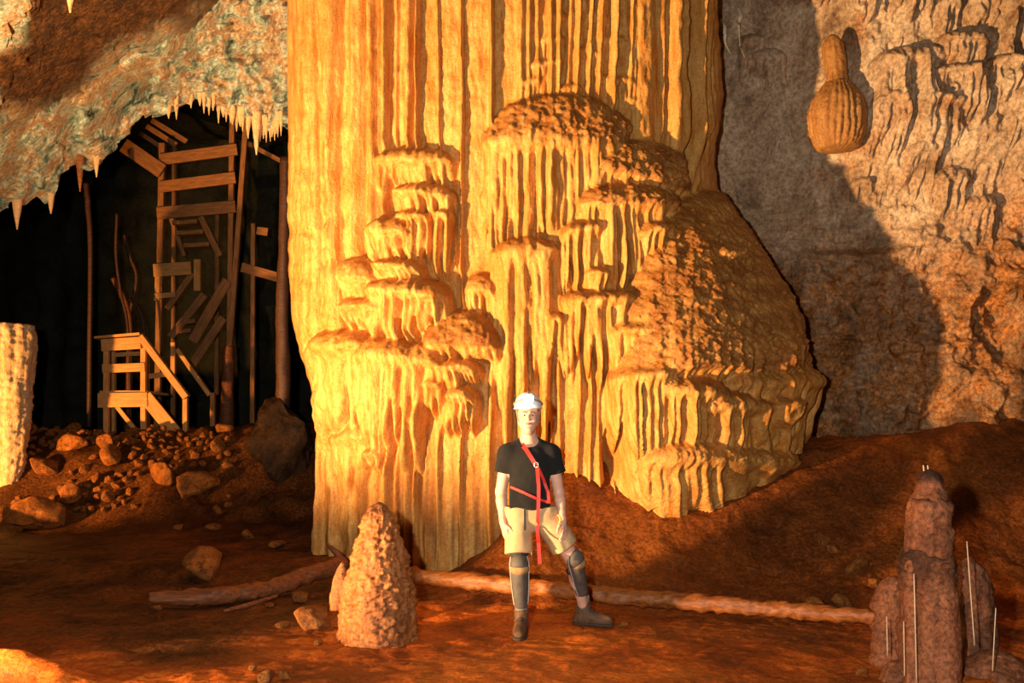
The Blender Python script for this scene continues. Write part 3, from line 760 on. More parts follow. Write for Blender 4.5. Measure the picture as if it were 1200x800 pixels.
for x, y, r in placed:
    u = 600 + FPX*x/y
    siz = 'small' if r < .095 else ('fist-sized' if False else 'medium') if r < .15 else 'large'
    row = 'upper' if y > 15.3 else ('front' if y < 14.6 else 'middle')
    col_ = 'left' if u < 100 else ('right' if u > 185 else 'central')
    grp = '%s rubble rocks, %s %s heap' % (siz, row, col_)
    rock('rubble_rock', u, 0, y, r, '%s orange-brown rubble rock in the %s %s part of the heap below the platform' % (siz, row, col_), 'rock', grp, sink=.2)
dark_boulder = rock_mesh('boulder', 477, 5, .9); dark_boulder.materials.clear(); dark_boulder.materials.append(M['dark_rock'])
_v = np.array([v.co[:] for v in dark_boulder.vertices]); _v *= (1 + .22*ridged(_v[:, 0]*2.2, _v[:, 1]*2.2, _v[:, 2]*2.2, 4))[:, None]
dark_boulder.vertices.foreach_set('co', _v.astype(np.float32).ravel())
big = rock_mesh('boulder', 401, 4, .8); big2 = rock_mesh('boulder', 433, 4, .85); big3 = rock_mesh('boulder', 457, 4, .7)
rock('boulder', 42, 590, 13.5, .42, 'large wet glinting boulder at the foot of the pale stalagmite', 'boulder', None, big, (0.1, 0, .6), (1.05, .8, .8), .25)
rock('boulder', -28, 592, 13.05, .40, 'wet orange boulder at the left edge of the picture', 'boulder', None, big2, (0, .2, 2.0), (1, .8, .8), .25)
rock('boulder', 52, 548, 14.6, .30, 'grey-brown boulder right of the pale stalagmite', 'boulder', None, big3, (.2, .1, 1.0), (1, .8, .8), .1)
rock('boulder', 82, 541, 14.9, .27, 'bright orange boulder in the upper left of the rubble heap', 'boulder', None, big, (.3, .1, 3.0), (1, .8, .7), .1)
rock('boulder', 228, 565, 14.2, .34, 'broad broken boulder at the right end of the rubble heap', 'boulder', None, big2, (.3, .1, 4.0), (1.2, .7, .7), .2)
rock('boulder', 192, 560, 14.3, .36, 'upright fractured boulder in the middle of the rubble heap', 'boulder', None, big3, (.2, .1, 2.2), (1.0, .7, .95), .2)
rock('boulder', 239, 683, 9.95, .225, 'blocky orange boulder on the dark clay left of the log', 'boulder', None, big2, (.1, .2, .4), (1, .9, .95), .1)
rock('boulder', 366, 742, 7.75, .20, 'square orange boulder left of the conical stalagmite', 'boulder', None, big3, (.1, .0, .9), (1.05, .8, .9), .2)
rock('boulder', 338, 500, 14.6, .75, 'huge dark boulder between the timber tower and the column', 'boulder', None, dark_boulder, (.1, .1, 5.0), (.95, .75, .95), .4)
rock('boulder', 352, 690, 9.0, .10, 'small lumpy rock under the broken log', 'rock', None, big3, None, (1, .9, .9), .2)
for i, (u, y, r, lab) in enumerate([(316, 8.7, .055, 'small orange stone below the broken log'), (226, 8.9, .035, 'tiny stone left below the broken log'), (183, 8.6, .06, 'flat stone at the dark end of the broken log'),
        (331, 7.9, .07, 'small stone left of the square boulder'), (296, 6.35, .05, 'small orange pebble near the lower edge'), (310, 6.15, .09, 'flat stone at the bottom edge left of centre'), (335, 6.2, .06, 'pale stone at the bottom edge left of centre'),
        (372, 7.2, .05, 'small stone before the conical stalagmite'), (730, 7.9, .07, 'orange stone behind the pointing boot'), (1003, 9.2, .15, 'pale lump on the clay slope left of the right stump'), (1026, 9.0, .13, 'rounded lump on the clay slope behind the right stump'),
        (964, 9.6, .11, 'small pale lump high on the clay slope'), (978, 9.45, .10, 'brown lump high on the clay slope'), (985, 8.6, .13, 'rough lump low on the clay slope'), (958, 8.4, .16, 'broad lump low on the clay slope'),
        (290, 12.2, .12, 'brown stone on the ground behind the broken log'), (250, 12.8, .15, 'stone on the dark ground right of the rubble heap'), (325, 11.6, .13, 'stone lying left of the column base'), (208, 13.0, .11, 'stone at the foot of the rubble heap'), (1010, 6.3, .05, 'small stone left of the stalagmite feet'), (1035, 6.9, .06, 'small stone behind the stalagmite feet')]):
    rock('stone', u, 700, y, r, lab, 'stone', None, None, None, (1, .9, .75), .25)

# ================================================================== logs on the floor
def log_pts(pts, lift):
    out = []
    for u, v, y in pts:
        p = at(u, v, y); out.append((p.x, p.y, max(fz(p.x, p.y) + lift, p.z)))
    return out
lg = empty('broken_log', (0, 0, 0))
tag(lg, 'broken rotten log lying left of the conical stalagmite', 'log')
pl = log_pts([(176, 700, 8.75), (235, 699, 8.8), (285, 694, 9.0), (320, 688, 9.2), (360, 674, 9.5), (402, 662, 9.85)], .02)
tube('trunk', pl, [.05, .075, .075, .075, .08, .085], M['log'], lg, 16, 14, .45, 3)
tube('splinter', log_pts([(262, 717, 8.5), (295, 707, 8.7), (325, 698, 8.9)], .02), [.012, .02, .015], M['log'], lg, 8, 8, .5, 6)
tube('branch_stub', [pl[5], (pl[5][0] - .05, pl[5][1], pl[5][2] + .10), (pl[5][0] - .16, pl[5][1] + .02, pl[5][2] + .20)], [.05, .035, .015], M['log'], lg, 10, 8, .4, 9)
o = tube('muddy_pole', log_pts([(480, 674, 9.3), (560, 682, 9.0), (640, 690, 8.75), (720, 698, 8.5), (800, 705, 8.3), (880, 711, 8.15), (950, 717, 8.0), (1032, 724, 7.85)], .0), [.07, .075, .07, .065, .07, .06, .065, .05], M['log_mud'], None, 18, 22, .55, 5)
tag(o, 'long mud-covered pole lying on the floor behind the man', 'pole')

# thin pale upright lines around the right stalagmites, built as rods
M['rod'] = plain('pale_rod', (0.62, 0.42, 0.24), .5)
for (u0, v0, u1, v1, y, lab) in ((1133, 634, 1142, 756, 5.75, 'long thin pale straw leaning on the right ribbed stump'), (1039, 722, 1040, 768, 6.1, 'short thin straw by the left knobbly stump'),
                                 (1059, 728, 1060, 792, 5.75, 'thin straw at the left foot of the tall stalagmite'), (1071, 672, 1074, 800, 5.68, 'thin straw against the left rib of the tall stalagmite'),
                                 (1167, 712, 1163, 786, 5.7, 'thin brown straw standing right of the stumps')):
    a, b = at(u0, v0, y), at(u1, v1, y - .02)
    o = tube('rod', [a, (a + b)/2, b], .003, M['rod'], None, 6, 3)
    tag(o, lab, 'rod')
for du, lab in ((1082, 'left tiny straw on the stalagmite tip'), (1087, 'right tiny straw on the stalagmite tip')):
    o = tube('rod', [at(du, 545, Y0), at(du + .5, 549, Y0), at(du + 1, 556, Y0)], .004, M['rod'], None, 6, 3); tag(o, lab, 'rod')

# ================================================================== timber
def board(name, parent, p0, p1, w, t, mat, roll=0.0, sub=False):
    """plank from p0 to p1 (world), w tall across the view, t thick along the view"""
    p0, p1 = Vector(p0), Vector(p1); d = p1 - p0; L = d.length
    bm = bmesh.new(); bmesh.ops.create_cube(bm, size=1.0)
    bmesh.ops.scale(bm, vec=(L, t, w), verts=bm.verts)
    bmesh.ops.bevel(bm, geom=list(bm.edges), offset=min(w, t)*.08, segments=1, affect='EDGES')
    me = bpy.data.meshes.new(name); bm.to_mesh(me); bm.free()
    o = link(name, me, mat, parent)
    x = d.normalized(); yv = Vector((0, 1, 0)); yv = (yv - x*yv.dot(x)).normalized(); z = x.cross(yv)
    mw = Matrix((x, yv, z)).transposed().to_4x4()
    mw = mw @ Matrix.Rotation(roll, 4, 'X')
    mw.translation = (p0 + p1)/2 - Vector(parent.location if parent else (0, 0, 0))
    o.matrix_local = mw
    return o
def pbox(name, parent, u0, v0, u1, v1, y, wpx, t, mat, y1=None, roll=0.0):
    return board(name, parent, at(u0, v0, y), at(u1, v1, y if y1 is None else y1), wpx*y/FPX, t, mat, roll)
yp = 16.0
pf = empty('wooden_platform', at(145, 520, yp + .5)); W = M['wood']
tag(pf, 'new timber platform with railing and short stair above the rubble', 'platform')
pbox('post', pf, 125, 398, 125, 520, yp, 6, .09, W); pbox('post', pf, 168.5, 400, 168.5, 522, yp, 6, .09, W)
pbox('post', pf, 133, 404, 133, 514, yp + 1.0, 5, .09, W); pbox('post', pf, 172, 404, 172, 514, yp + 1.0, 5, .09, W)
pbox('cap_rail', pf, 113, 396, 166, 391.5, yp - .02, 3, .20, W); pbox('apron_board', pf, 119, 404.5, 165, 401.5, yp - .07, 14, .04, W)
pbox('mid_rail', pf, 120, 432, 170, 430, yp - .07, 10, .04, W); pbox('deck_beam', pf, 115, 469, 173, 468, yp - .07, 17, .05, W)
pbox('handrail', pf, 165, 394, 219, 466, yp - .03, 8, .13, W); pbox('newel_post', pf, 217.5, 463, 217.5, 512, yp, 5.5, .09, W)
pbox('stringer', pf, 170, 464, 219, 524, yp - .05, 16, .05, W); pbox('brace', pf, 137, 476, 171, 519, yp + .02, 5, .05, W)
pbox('rear_rail', pf, 173, 441, 199, 438, yp + 1.0, 6, .04, W); pbox('rear_rail', pf, 126, 416, 166, 414, yp + 1.0, 5, .04, W)
pbox('post', pf, 203, 401, 203, 446, yp + 1.0, 5, .08, W); pbox('handrail', pf, 208, 409, 246, 463, yp + 1.0, 5, .10, W); pbox('newel_post', pf, 249.5, 460, 249.5, 512, yp + 1.0, 5.5, .09, M['wood_old'])
for i in range(6):
    a = at(117, 459, yp); b = at(173, 459, yp)
    board('deck_plank', pf, (a.x, yp + .06 + .17*i, a.z), (b.x, yp + .06 + .17*i, b.z), .04, .15, W)
for i in range(4):
    c = at(178 + 12*i, 478 + 14.5*i, yp)
    board('tread', pf, (c.x, yp + .02, c.z), (c.x, yp + .98, c.z), .24, .04, W, math.pi/2)
yt = 19.0
tw = empty('timber_tower', at(230, 505, yt + .6)); O = M['wood_old']
tag(tw, 'tall old timber stair tower standing in the dark passage', 'tower')
pbox('post', tw, 190.5, 168, 184.5, 500, yt, 7, .12, O); pbox('post', tw, 272.5, 140, 268, 500, yt + .02, 6, .12, O)
pbox('post', tw, 289, 138, 263, 495, yt - .12, 6, .10, O); pbox('post', tw, 205, 170, 203, 500, yt + 1.3, 5, .10, O); pbox('post', tw, 255, 250, 254, 500, yt + 1.2, 5, .10, O)
pbox('cross_board', tw, 187, 187, 278, 175, yt - .1, 13, .05, O); pbox('cross_board', tw, 187, 219, 276, 208, yt - .1, 13, .05, O); pbox('cross_board', tw, 184, 250, 276, 242, yt - .1, 14, .05, O)
pbox('stringer', tw, 145, 170, 190, 201, yt - .15, 17, .05, O)
for (a, b, c, d, w) in ((164, 156, 190, 173, 5), (172, 148, 207, 170, 6), (178, 141, 219, 166, 6)): pbox('roof_slat', tw, a, b, c, d, yt + .3, w, .05, O)
for (a, v, c) in ((204, 262, 233), (208, 274, 240), (217, 288.5, 247), (215, 378, 231), (208, 389, 226)): pbox('tread', tw, a, v, c, v - 1.5, yt + .5, 5, .24, O)
pbox('stringer', tw, 235, 254, 258, 300, yt + .45, 7, .05, O); pbox('stringer', tw, 200, 254, 216, 300, yt + .6, 5, .05, O)
pbox('landing_board', tw, 180, 317, 224, 314, yt - .12, 15, .05, M['wood']); pbox('landing_board', tw, 181, 347, 206, 345, yt - .12, 6, .05, M['wood'])
pbox('short_post', tw, 185.5, 322, 184.5, 352, yt - .05, 6, .09, M['wood']); pbox('short_post', tw, 231.5, 304, 231.5, 341, yt - .05, 8, .09, M['wood'])
pbox('brace', tw, 226, 320, 196, 362, yt, 7, .06, O); pbox('brace', tw, 267, 328, 226, 400, yt - .05, 12, .06, O); pbox('brace', tw, 262, 372, 224, 430, yt + .2, 10, .06, O); pbox('brace', tw, 240, 345, 200, 395, yt + .4, 9, .06, O)
pbox('cross_board', tw, 283, 313, 326, 325, yt + .1, 11, .05, O); pbox('post', tw, 297, 262, 296, 500, yt + .15, 5, .10, O); pbox('cross_board', tw, 301, 270, 314, 272, yt + .1, 9, .05, O); pbox('cross_board', tw, 286, 166, 332, 190, yt + .6, 5, .05, O)
def trunk(name, pts, rad, label, cat, mat, y):
    o = tube(name, [at(u, v, y) for u, v in pts], rad, mat, None, 12, 10, .35, pts[0][0])
    return tag(o, label, cat)
trunk('support_post', [(334, 185), (333, 280), (331, 370), (332, 440), (331, 500)], [.08, .09, .10, .12, .11], 'thick reddish log post right beside the column in the passage', 'post', M['log_dark'], 15.6)
trunk('support_post', [(268, 405), (267, 450), (265, 500)], [.10, .12, .13], 'split log stump at the foot of the timber tower', 'post', M['log'], 18.2)
trunk('leaning_pole', [(101, 215), (103, 240), (106, 300), (104, 500)], [.05, .05, .04, .04], 'pole under the ceiling lip left of the timber tower', 'pole', M['log_dark'], 17.5)
for pts, r, lab in (([(137, 250), (136, 300), (142, 345), (150, 388), (153, 505)], .025, 'thin crooked pole left of the timber tower'), ([(133, 326), (149, 362), (152, 400), (150, 505)], .055, 'thick slanting pole left of the timber tower'),
                    ([(146, 275), (152, 300), (160, 328), (150, 385), (148, 505)], .03, 'bent pole nearest the timber tower'), ([(152, 350), (168, 380), (176, 505)], .03, 'slanting pole behind the platform')):
    trunk('leaning_pole', pts, r, lab, 'pole', M['log_dark'] if r < .05 else M['log'], 18.0 + .3*(r == .055) + .6*(r == .03)*(pts[0][0] == 146))

# ================================================================== the man in front of the column
class Field:
    """signed distance field on a voxel grid, meshed with surface nets"""
    def __init__(s, lo, hi, h):
        s.h = h; s.lo = np.array(lo, float); s.n = np.ceil((np.array(hi) - s.lo)/h).astype(int) + 1
        s.hi = np.array(hi, float)
        s.S = np.full(tuple(s.n), 1.0, np.float32)
    def _sub(s, lo, hi):
        a = np.clip(np.floor((np.array(lo) - s.lo)/s.h).astype(int), 0, s.n - 1); b = np.clip(np.ceil((np.array(hi) - s.lo)/s.h).astype(int) + 1, a + 1, s.n)
        sl = tuple(slice(i, j) for i, j in zip(a, b))
        g = np.meshgrid(*[(np.arange(i, j)*s.h + o).astype(np.float32) for i, j, o in zip(a, b, s.lo)], indexing='ij')
        return sl, np.stack(g, -1)
    def _mix(s, sl, d, k, sub=False):
        A = s.S[sl]
        if sub:
            d = -d; h = np.clip(.5 - .5*(A - d)/k, 0, 1) if k > 0 else None
            s.S[sl] = (A*(1 - h) + d*h + k*h*(1 - h)) if k > 0 else np.maximum(A, d)
        elif k > 0:
            h = np.clip(.5 + .5*(A - d)/k, 0, 1); s.S[sl] = A*(1 - h) + d*h - k*h*(1 - h)
        else:
            s.S[sl] = np.minimum(A, d)
    def cone(s, a, b, ra, rb, k=.02, sub=False, sq=None):
        a, b = np.array(a, float), np.array(b, float); m = max(ra, rb) + k + .03
        sl, G = s._sub(np.minimum(a, b) - m, np.maximum(a, b) + m)
        ba = b - a; pa = G - a
        if sq is not None:                       # flatten along an axis
            ax, f = np.array(sq[0], float), sq[1]
            pa = pa + ax*((pa @ ax)*(f - 1))[..., None]; ba = ba + ax*((ba @ ax)*(f - 1))
        t = np.clip((pa @ ba)/max(ba @ ba, 1e-9), 0, 1)
        s._mix(sl, np.linalg.norm(pa - t[..., None]*ba, axis=-1) - (ra + (rb - ra)*t), k, sub)
    def ell(s, c, r, k=.02, sub=False):
        c, r = np.array(c, float), np.array(r, float)
        sl, G = s._sub(c - r - k - .03, c + r + k + .03)
        q = (G - c)/r; l = np.linalg.norm(q, axis=-1); l2 = np.linalg.norm(q/r, axis=-1)
        s._mix(sl, l*(l - 1)/np.maximum(l2, 1e-6), k, sub)
    def plane(s, p, n):                          # keep only the side n points away from
        sl, G = s._sub(s.lo, s.lo + s.n*s.h)
        n = np.array(n, float); n /= np.linalg.norm(n)
        s.S[sl] = np.maximum(s.S[sl], (G - np.array(p, float)) @ n)
    def minus(s, other):
        s.S = np.maximum(s.S, -other)
    def mesh(s, name):
        Sg = s.S; I = Sg < 0
        c = np.zeros(tuple(s.n - 1), np.int8)
        corners = [(i, j, k) for i in (0, 1) for j in (0, 1) for k in (0, 1)]
        nx, ny, nz = s.n
        for i, j, k in corners: c += I[i:nx-1+i, j:ny-1+j, k:nz-1+k]
        act = np.argwhere((c > 0) & (c < 8)); idx = -np.ones(c.shape, np.int64); idx[tuple(act.T)] = np.arange(len(act))
        val = np.stack([Sg[act[:, 0]+i, act[:, 1]+j, act[:, 2]+k] for i, j, k in corners], 1)
        acc = np.zeros((len(act), 3)); cnt = np.zeros(len(act))
        for a in range(8):
            for b in range(a + 1, 8):
                df = np.abs(np.array(corners[a]) - np.array(corners[b]))
                if df.sum() != 1: continue
                va, vb = val[:, a], val[:, b]; m = (va < 0) != (vb < 0)
                t = np.where(m, va/np.where(m, va - vb, 1), 0)
                acc += np.where(m[:, None], np.array(corners[a]) + t[:, None]*(np.array(corners[b]) - np.array(corners[a])), 0); cnt += m
        V = (act + acc/cnt[:, None])*s.h + s.lo
        F = []
        for ax in range(3):
            o1, o2 = [(1, 2), (2, 0), (0, 1)][ax]
            sl0 = [slice(None)]*3; sl1 = [slice(None)]*3; sl0[ax] = slice(0, -1); sl1[ax] = slice(1, None)
            A, B = I[tuple(sl0)], I[tuple(sl1)]
            e = np.argwhere(A != B)
            e = e[(e[:, o1] > 0) & (e[:, o2] > 0) & (e[:, o1] < s.n[o1] - 1) & (e[:, o2] < s.n[o2] - 1)]
            fl = A[tuple(e.T)]
            d1 = np.zeros(3, int); d1[o1] = 1; d2 = np.zeros(3, int); d2[o2] = 1
            q = np.stack([idx[tuple((e - d1 - d2).T)], idx[tuple((e - d2).T)], idx[tuple(e.T)], idx[tuple((e - d1).T)]], 1)
            q[~fl] = q[~fl][:, ::-1]
            F.append(q)
        F = np.vstack(F); F = F[(F >= 0).all(1)]
        return V, F

PY = 7.6
def P(u, v, dy=0.0):
    return np.array(at(u, v, PY + dy)[:])

shL, shR = P(594, 533, .02), P(647, 533, .04)
elL, elR = P(587, 576, .05), P(655, 577, .08)
wrL, wrR = P(589.5, 612, -.04), P(659.5, 608, -.02)
hipL, hipR = P(607, 604, .03), P(637, 604, .05)
knL, knR = P(608.5, 660, -.05), P(671, 654, .12)
anL, anR = P(611, 719, .02), P(684, 713, .36)
groundL = fz(anL[0], anL[1]); groundR = fz(anR[0] + .1, anR[1])
person = empty('person', (P(628, 745)[0], PY + .1, min(groundL, groundR)))
tag(person, 'person in white helmet, black shirt, khaki shorts and shin guards, standing', 'person')
PO = np.array(person.location[:])

def flink(name, field, mat, parent=person, smooth_it=2):
    V, F = field.mesh(name)
    # a little Laplacian smoothing
    e = np.vstack([F[:, [0, 1]], F[:, [1, 2]], F[:, [2, 3]], F[:, [3, 0]]])
    for _ in range(smooth_it):
        acc = np.zeros_like(V); cnt = np.zeros(len(V))
        np.add.at(acc, e[:, 0], V[e[:, 1]]); np.add.at(acc, e[:, 1], V[e[:, 0]]); np.add.at(cnt, e[:, 0], 1); np.add.at(cnt, e[:, 1], 1)
        V = V*.5 + .5*acc/np.maximum(cnt, 1)[:, None]
    return link(name, mesh_fast(name, V - PO, F), mat, parent), V

M['skin'] = plain('skin', (0.64, 0.35, 0.24), .5, .12, 18, 0, .1, .002)
M['black_shirt'] = plain('black_cotton', (0.005, 0.0045, 0.0045), 1.0, .3, 25, 0, .3, .004)
M['khaki'] = plain('khaki_cotton', (0.46, 0.30, 0.145), .85, .25, 9, 0, .5, .006)
M['red_web'] = plain('red_webbing', (0.55, 0.018, 0.010), .6, .15, 60)
M['guard'] = plain('grey_guard', (0.075, 0.062, 0.050), .7, .35, 16, 0, .4, .004)
M['guard_tan'] = plain('muddy_tan_pad', (0.30, 0.18, 0.07), .8, .4, 22, 0, .5, .005)
M['piping'] = plain('grey_piping', (0.42, 0.36, 0.30), .6)
M['black_strap'] = plain('black_strap', (0.015, 0.014, 0.014), .8)
M['boot'] = plain('muddy_boot', (0.10, 0.045, 0.018), .75, .5, 20, 0, .7, .008)
M['sole'] = plain('boot_sole', (0.05, 0.024, 0.012), .85)
M['sock'] = plain('grey_sock', (0.16, 0.14, 0.11), .9, .3, 40)
M['helmet'] = plain('white_helmet', (0.82, 0.80, 0.76), .35, .05, 12, 0, .05)
M['grey_band'] = plain('grey_band', (0.22, 0.18, 0.15), .7)
M['hair'] = plain('brown_hair', (0.06, 0.03, 0.015), .6)
M['eye_white'] = plain('eye_white', (0.42, 0.33, 0.28), .3, .02)
M['iris'] = plain('iris', (0.05, 0.03, 0.02), .2, .1)
M['lips'] = plain('lips', (0.50, 0.17, 0.13), .45, .1)
M['steel'] = plain('steel_ring', (0.6, 0.58, 0.55), .3, .05, 20, .9)
M['yellow'] = plain('yellow_clip', (0.75, 0.35, 0.02), .4)
m_, nt_, b_ = new_mat('headlamp_light')
b_.inputs['Emission Color'].default_value = (1, .98, .92, 1); b_.inputs['Emission Strength'].default_value = 60
M['lamp_light'] = m_

# ---- body: one continuous figure
def add_torso(f, g=0.0):
    f.ell(P(622, 604, .05), (.155 + g, .105 + g, .13 + g), .03)
    f.ell(P(620, 578, .04), (.148 + g, .105 + g, .14 + g), .05)
    f.ell(P(620, 547, .04), (.168 + g, .118 + g, .16 + g), .05)
    f.cone(P(613, 519, .06), shL + [.02, .02, .005], .040 + g*.8, .055 + g, .03); f.cone(P(627, 519, .06), shR + [-.02, .02, .005], .040 + g*.8, .055 + g, .03)
    f.cone(shL + [.03, .02, .0], shR + [-.03, .02, .0], .062 + g, .062 + g, .06)
def hand(f, wr, tipdir, side):
    """palm, four curled fingers and a thumb; side = +1 when the thumb points to image right"""
    d = np.array(tipdir, float); d /= np.linalg.norm(d)
    s_ = np.array([.55*side, -.83, 0]); s_ -= d*(s_ @ d); s_ /= np.linalg.norm(s_)       # across the knuckles, towards the thumb
    n_ = np.cross(d, s_)                                                                     # back of the hand
    if n_[0]*side > 0: n_ = -n_
    palm_c = wr + d*.055
    f.cone(wr - d*.01, wr + d*.03, .027, .030, .015, False, (n_, 1.35))
    for q in (-.026, -.009, .009, .026):
        f.cone(wr + d*.02 + s_*q*.6, wr + d*.088 + s_*q, .0135, .012, .010)
    for q, L in ((-.033, .058), (-.0115, .074), (.0115, .080), (.033, .072)):
        a = wr + d*.088 + s_*q*.86; b = a + (d*.95 - n_*.22 + s_*q*2.5)*L*.5; c = b + (d*.82 - n_*.55 + s_*q*1.5)*L*.32; e = c + (d*.6 - n_*.8)*L*.26
        f.cone(a, b, .0100, .0092, .003); f.cone(b, c, .0092, .0084, .003); f.cone(c, e, .0084, .0072, .003)
    t0 = wr + d*.028 + s_*.024; t1 = t0 + (d*.62 + s_*.72 - n_*.25)*.038; t2 = t1 + (d*.85 + s_*.35 - n_*.3)*.034; t3 = t2 + (d*.95 + s_*.05 - n_*.25)*.024
    f.cone(t0, t1, .0150, .0125, .008); f.cone(t1, t2, .0118, .0105, .004); f.cone(t2, t3, .0105, .0085, .004)

lo = np.minimum.reduce([shL, elL, wrL, anL, anR]) - [.14, .22, .16]; hi = np.maximum.reduce([P(619, 458), elR, wrR, anR]) + [.16, .2, .04]
lo[1] = PY - .24; hi[1] = PY + .52; lo[2] = min(groundL, groundR)
B = Field(lo, hi, .0055)
add_torso(B)
B.cone(P(620, 524, .05), P(619, 504, .055), .068, .058, .03)
B.cone(shL, elL, .052, .042, .03); B.cone(elL, wrL, .042, .027, .015); B.cone(elL*.7 + wrL*.3, elL*.55 + wrL*.45, .042, .036, .02)
B.cone(shR, elR, .052, .042, .03); B.cone(elR, wrR, .042, .027, .015); B.cone(elR*.7 + wrR*.3, elR*.55 + wrR*.45, .042, .036, .02)
hand(B, wrL, P(596, 640, -.06) - wrL, 1); hand(B, wrR, P(663.5, 636, -.06) - wrR, -1)
for h_, k_, a_ in ((hipL, knL, anL), (hipR, knR, anR)):
    B.cone(h_, k_, .088, .058, .03); B.cone(k_, a_, .056, .038, .02); B.ell(k_ + [0, -.015, 0], (.055, .055, .065), .02)
    B.ell(k_*.68 + a_*.32 + [0, .03, 0], (.056, .062, .12), .03)
    B.cone(a_, a_ + [0, 0, -.08], .038, .036, .01)
# head with brow, nose, cheeks, jaw and ears
hc = P(619, 486.5, .03)
B.ell(hc + [0, .01, .02], (.077, .096, .098), .01); B.cone(hc + [0, -.02, -.03], hc + [0, -.050, -.100], .068, .044, .03)
B.cone(hc + [-.048, .0, -.055], hc + [-.012, -.064, -.112], .032, .024, .02); B.cone(hc + [.048, .0, -.055], hc + [.012, -.064, -.112], .032, .024, .02)
for sx in (-1, 1):
    B.ell(hc + [.036*sx, -.066, -.035], (.026, .024, .026), .015)
    B.cone(hc + [.012*sx, -.085, .018], hc + [.045*sx, -.070, .020], .011, .010, .012)
    B.ell(hc + [.031*sx, -.092, .000], (.018, .014, .011), .006, True)
    B.cone(hc + [.078*sx, .012, .012], hc + [.072*sx, .005, -.032], .017, .011, .006, False, ((1, 0, 0), 2.2))
B.cone(hc + [0, -.082, .010], hc + [0, -.108, -.034], .009, .014, .008); B.ell(hc + [.013, -.094, -.036], (.010, .010, .008), .005); B.ell(hc + [-.013, -.094, -.036], (.010, .010, .008), .005)
B.cone(hc + [-.022, -.079, -.066], hc + [.022, -.079, -.066], .009, .009, .008)
B.ell(hc + [0, -.088, -.112], (.022, .016, .016), .012)
flink('body', B, M['skin'], person, 1)
for sx in (-1, 1):
    bm = bmesh.new(); bmesh.ops.create_uvsphere(bm, u_segments=14, v_segments=10, radius=.0115); me = bpy.data.meshes.new('eye'); bm.to_mesh(me); bm.free()
    e = link('eye', me, M['eye_white'], person); e.location = hc + [.031*sx, -.075, -.001] - PO
    bm = bmesh.new(); bmesh.ops.create_uvsphere(bm, u_segments=12, v_segments=8, radius=.0062); me = bpy.data.meshes.new('iris'); bm.to_mesh(me); bm.free()
    i_ = link('iris', me, M['iris'], e); i_.location = (0, -.0085, 0)
    tube('eyebrow', [hc + [.014*sx, -.098, .017] - PO, hc + [.032*sx, -.092, .023] - PO, hc + [.050*sx, -.078, .018] - PO], [.003, .004, .002], M['hair'], person, 6, 5)
    tube('lip', [hc + [-.026, -.090, -.066 + .003*sx] - PO, hc + [0, -.099, -.066 + .0045*sx] - PO, hc + [.026, -.090, -.066 + .003*sx] - PO], [.002, .005, .002], M['lips'], person, 8, 6)
HF = Field(hc - [.12, .14, .08], hc + [.12, .15, .16], .006)
HF.ell(hc + [0, .022, .012], (.081, .097, .100), .01); HF.plane(hc + [0, -.035, 0], (0, -1, 0)); HF.plane(hc + [0, 0, -.055], (0, 0, -1))
flink('hair', HF, M['hair'])

# ---- shirt
SF = Field(P(578, 605)*[1, 0, 1] + [-.03, PY - .18, -.02], P(668, 510)*[1, 0, 1] + [.03, PY + .26, .02], .0065)
add_torso(SF, .016)
SF.cone(P(600, 585, .04), P(642, 585, .05), .105, .105, .06); SF.cone(P(604, 600, .04), P(638, 600, .05), .10, .10, .04)
for s_, e_ in ((shL, elL), (shR, elR)):
    mid_ = s_ + (e_ - s_)*.46
    SF.cone(s_ + [0, 0, .008], mid_, .070, .079, .035)
    SF.plane(s_ + (e_ - s_)*.50, (e_ - s_) + [0, 0, 0]) if False else None
G = np.stack(np.meshgrid(*[np.arange(n)*SF.h + o for n, o in zip(SF.n, SF.lo)], indexing='ij'), -1)
SF.S += (.012*fbm(G[..., 0]*8, G[..., 1]*8, G[..., 2]*6, 3)).astype(np.float32)
# cut hem, sleeve ends and neck hole
SF.S = np.maximum(SF.S, (P(620, 596)[2] - G[..., 2] + .008*np.sin(G[..., 0]*30)).astype(np.float32))
for s_, e_, sg in ((shL, elL, -1), (shR, elR, 1)):
    dd_ = (e_ - s_)/np.linalg.norm(e_ - s_); cut = (G - (s_ + (e_ - s_)*.47)) @ dd_
    outer = ((G[..., 0] - (s_[0] - sg*.018))*sg)
    SF.S = np.maximum(SF.S, np.minimum(cut, outer).astype(np.float32))
nk = np.linalg.norm((G - P(620, 514, .02))*[1, .85, .9], axis=-1) - .072
SF.S = np.maximum(SF.S, -nk.astype(np.float32))
SHIRT = SF
flink('shirt', SF, M['black_shirt'])

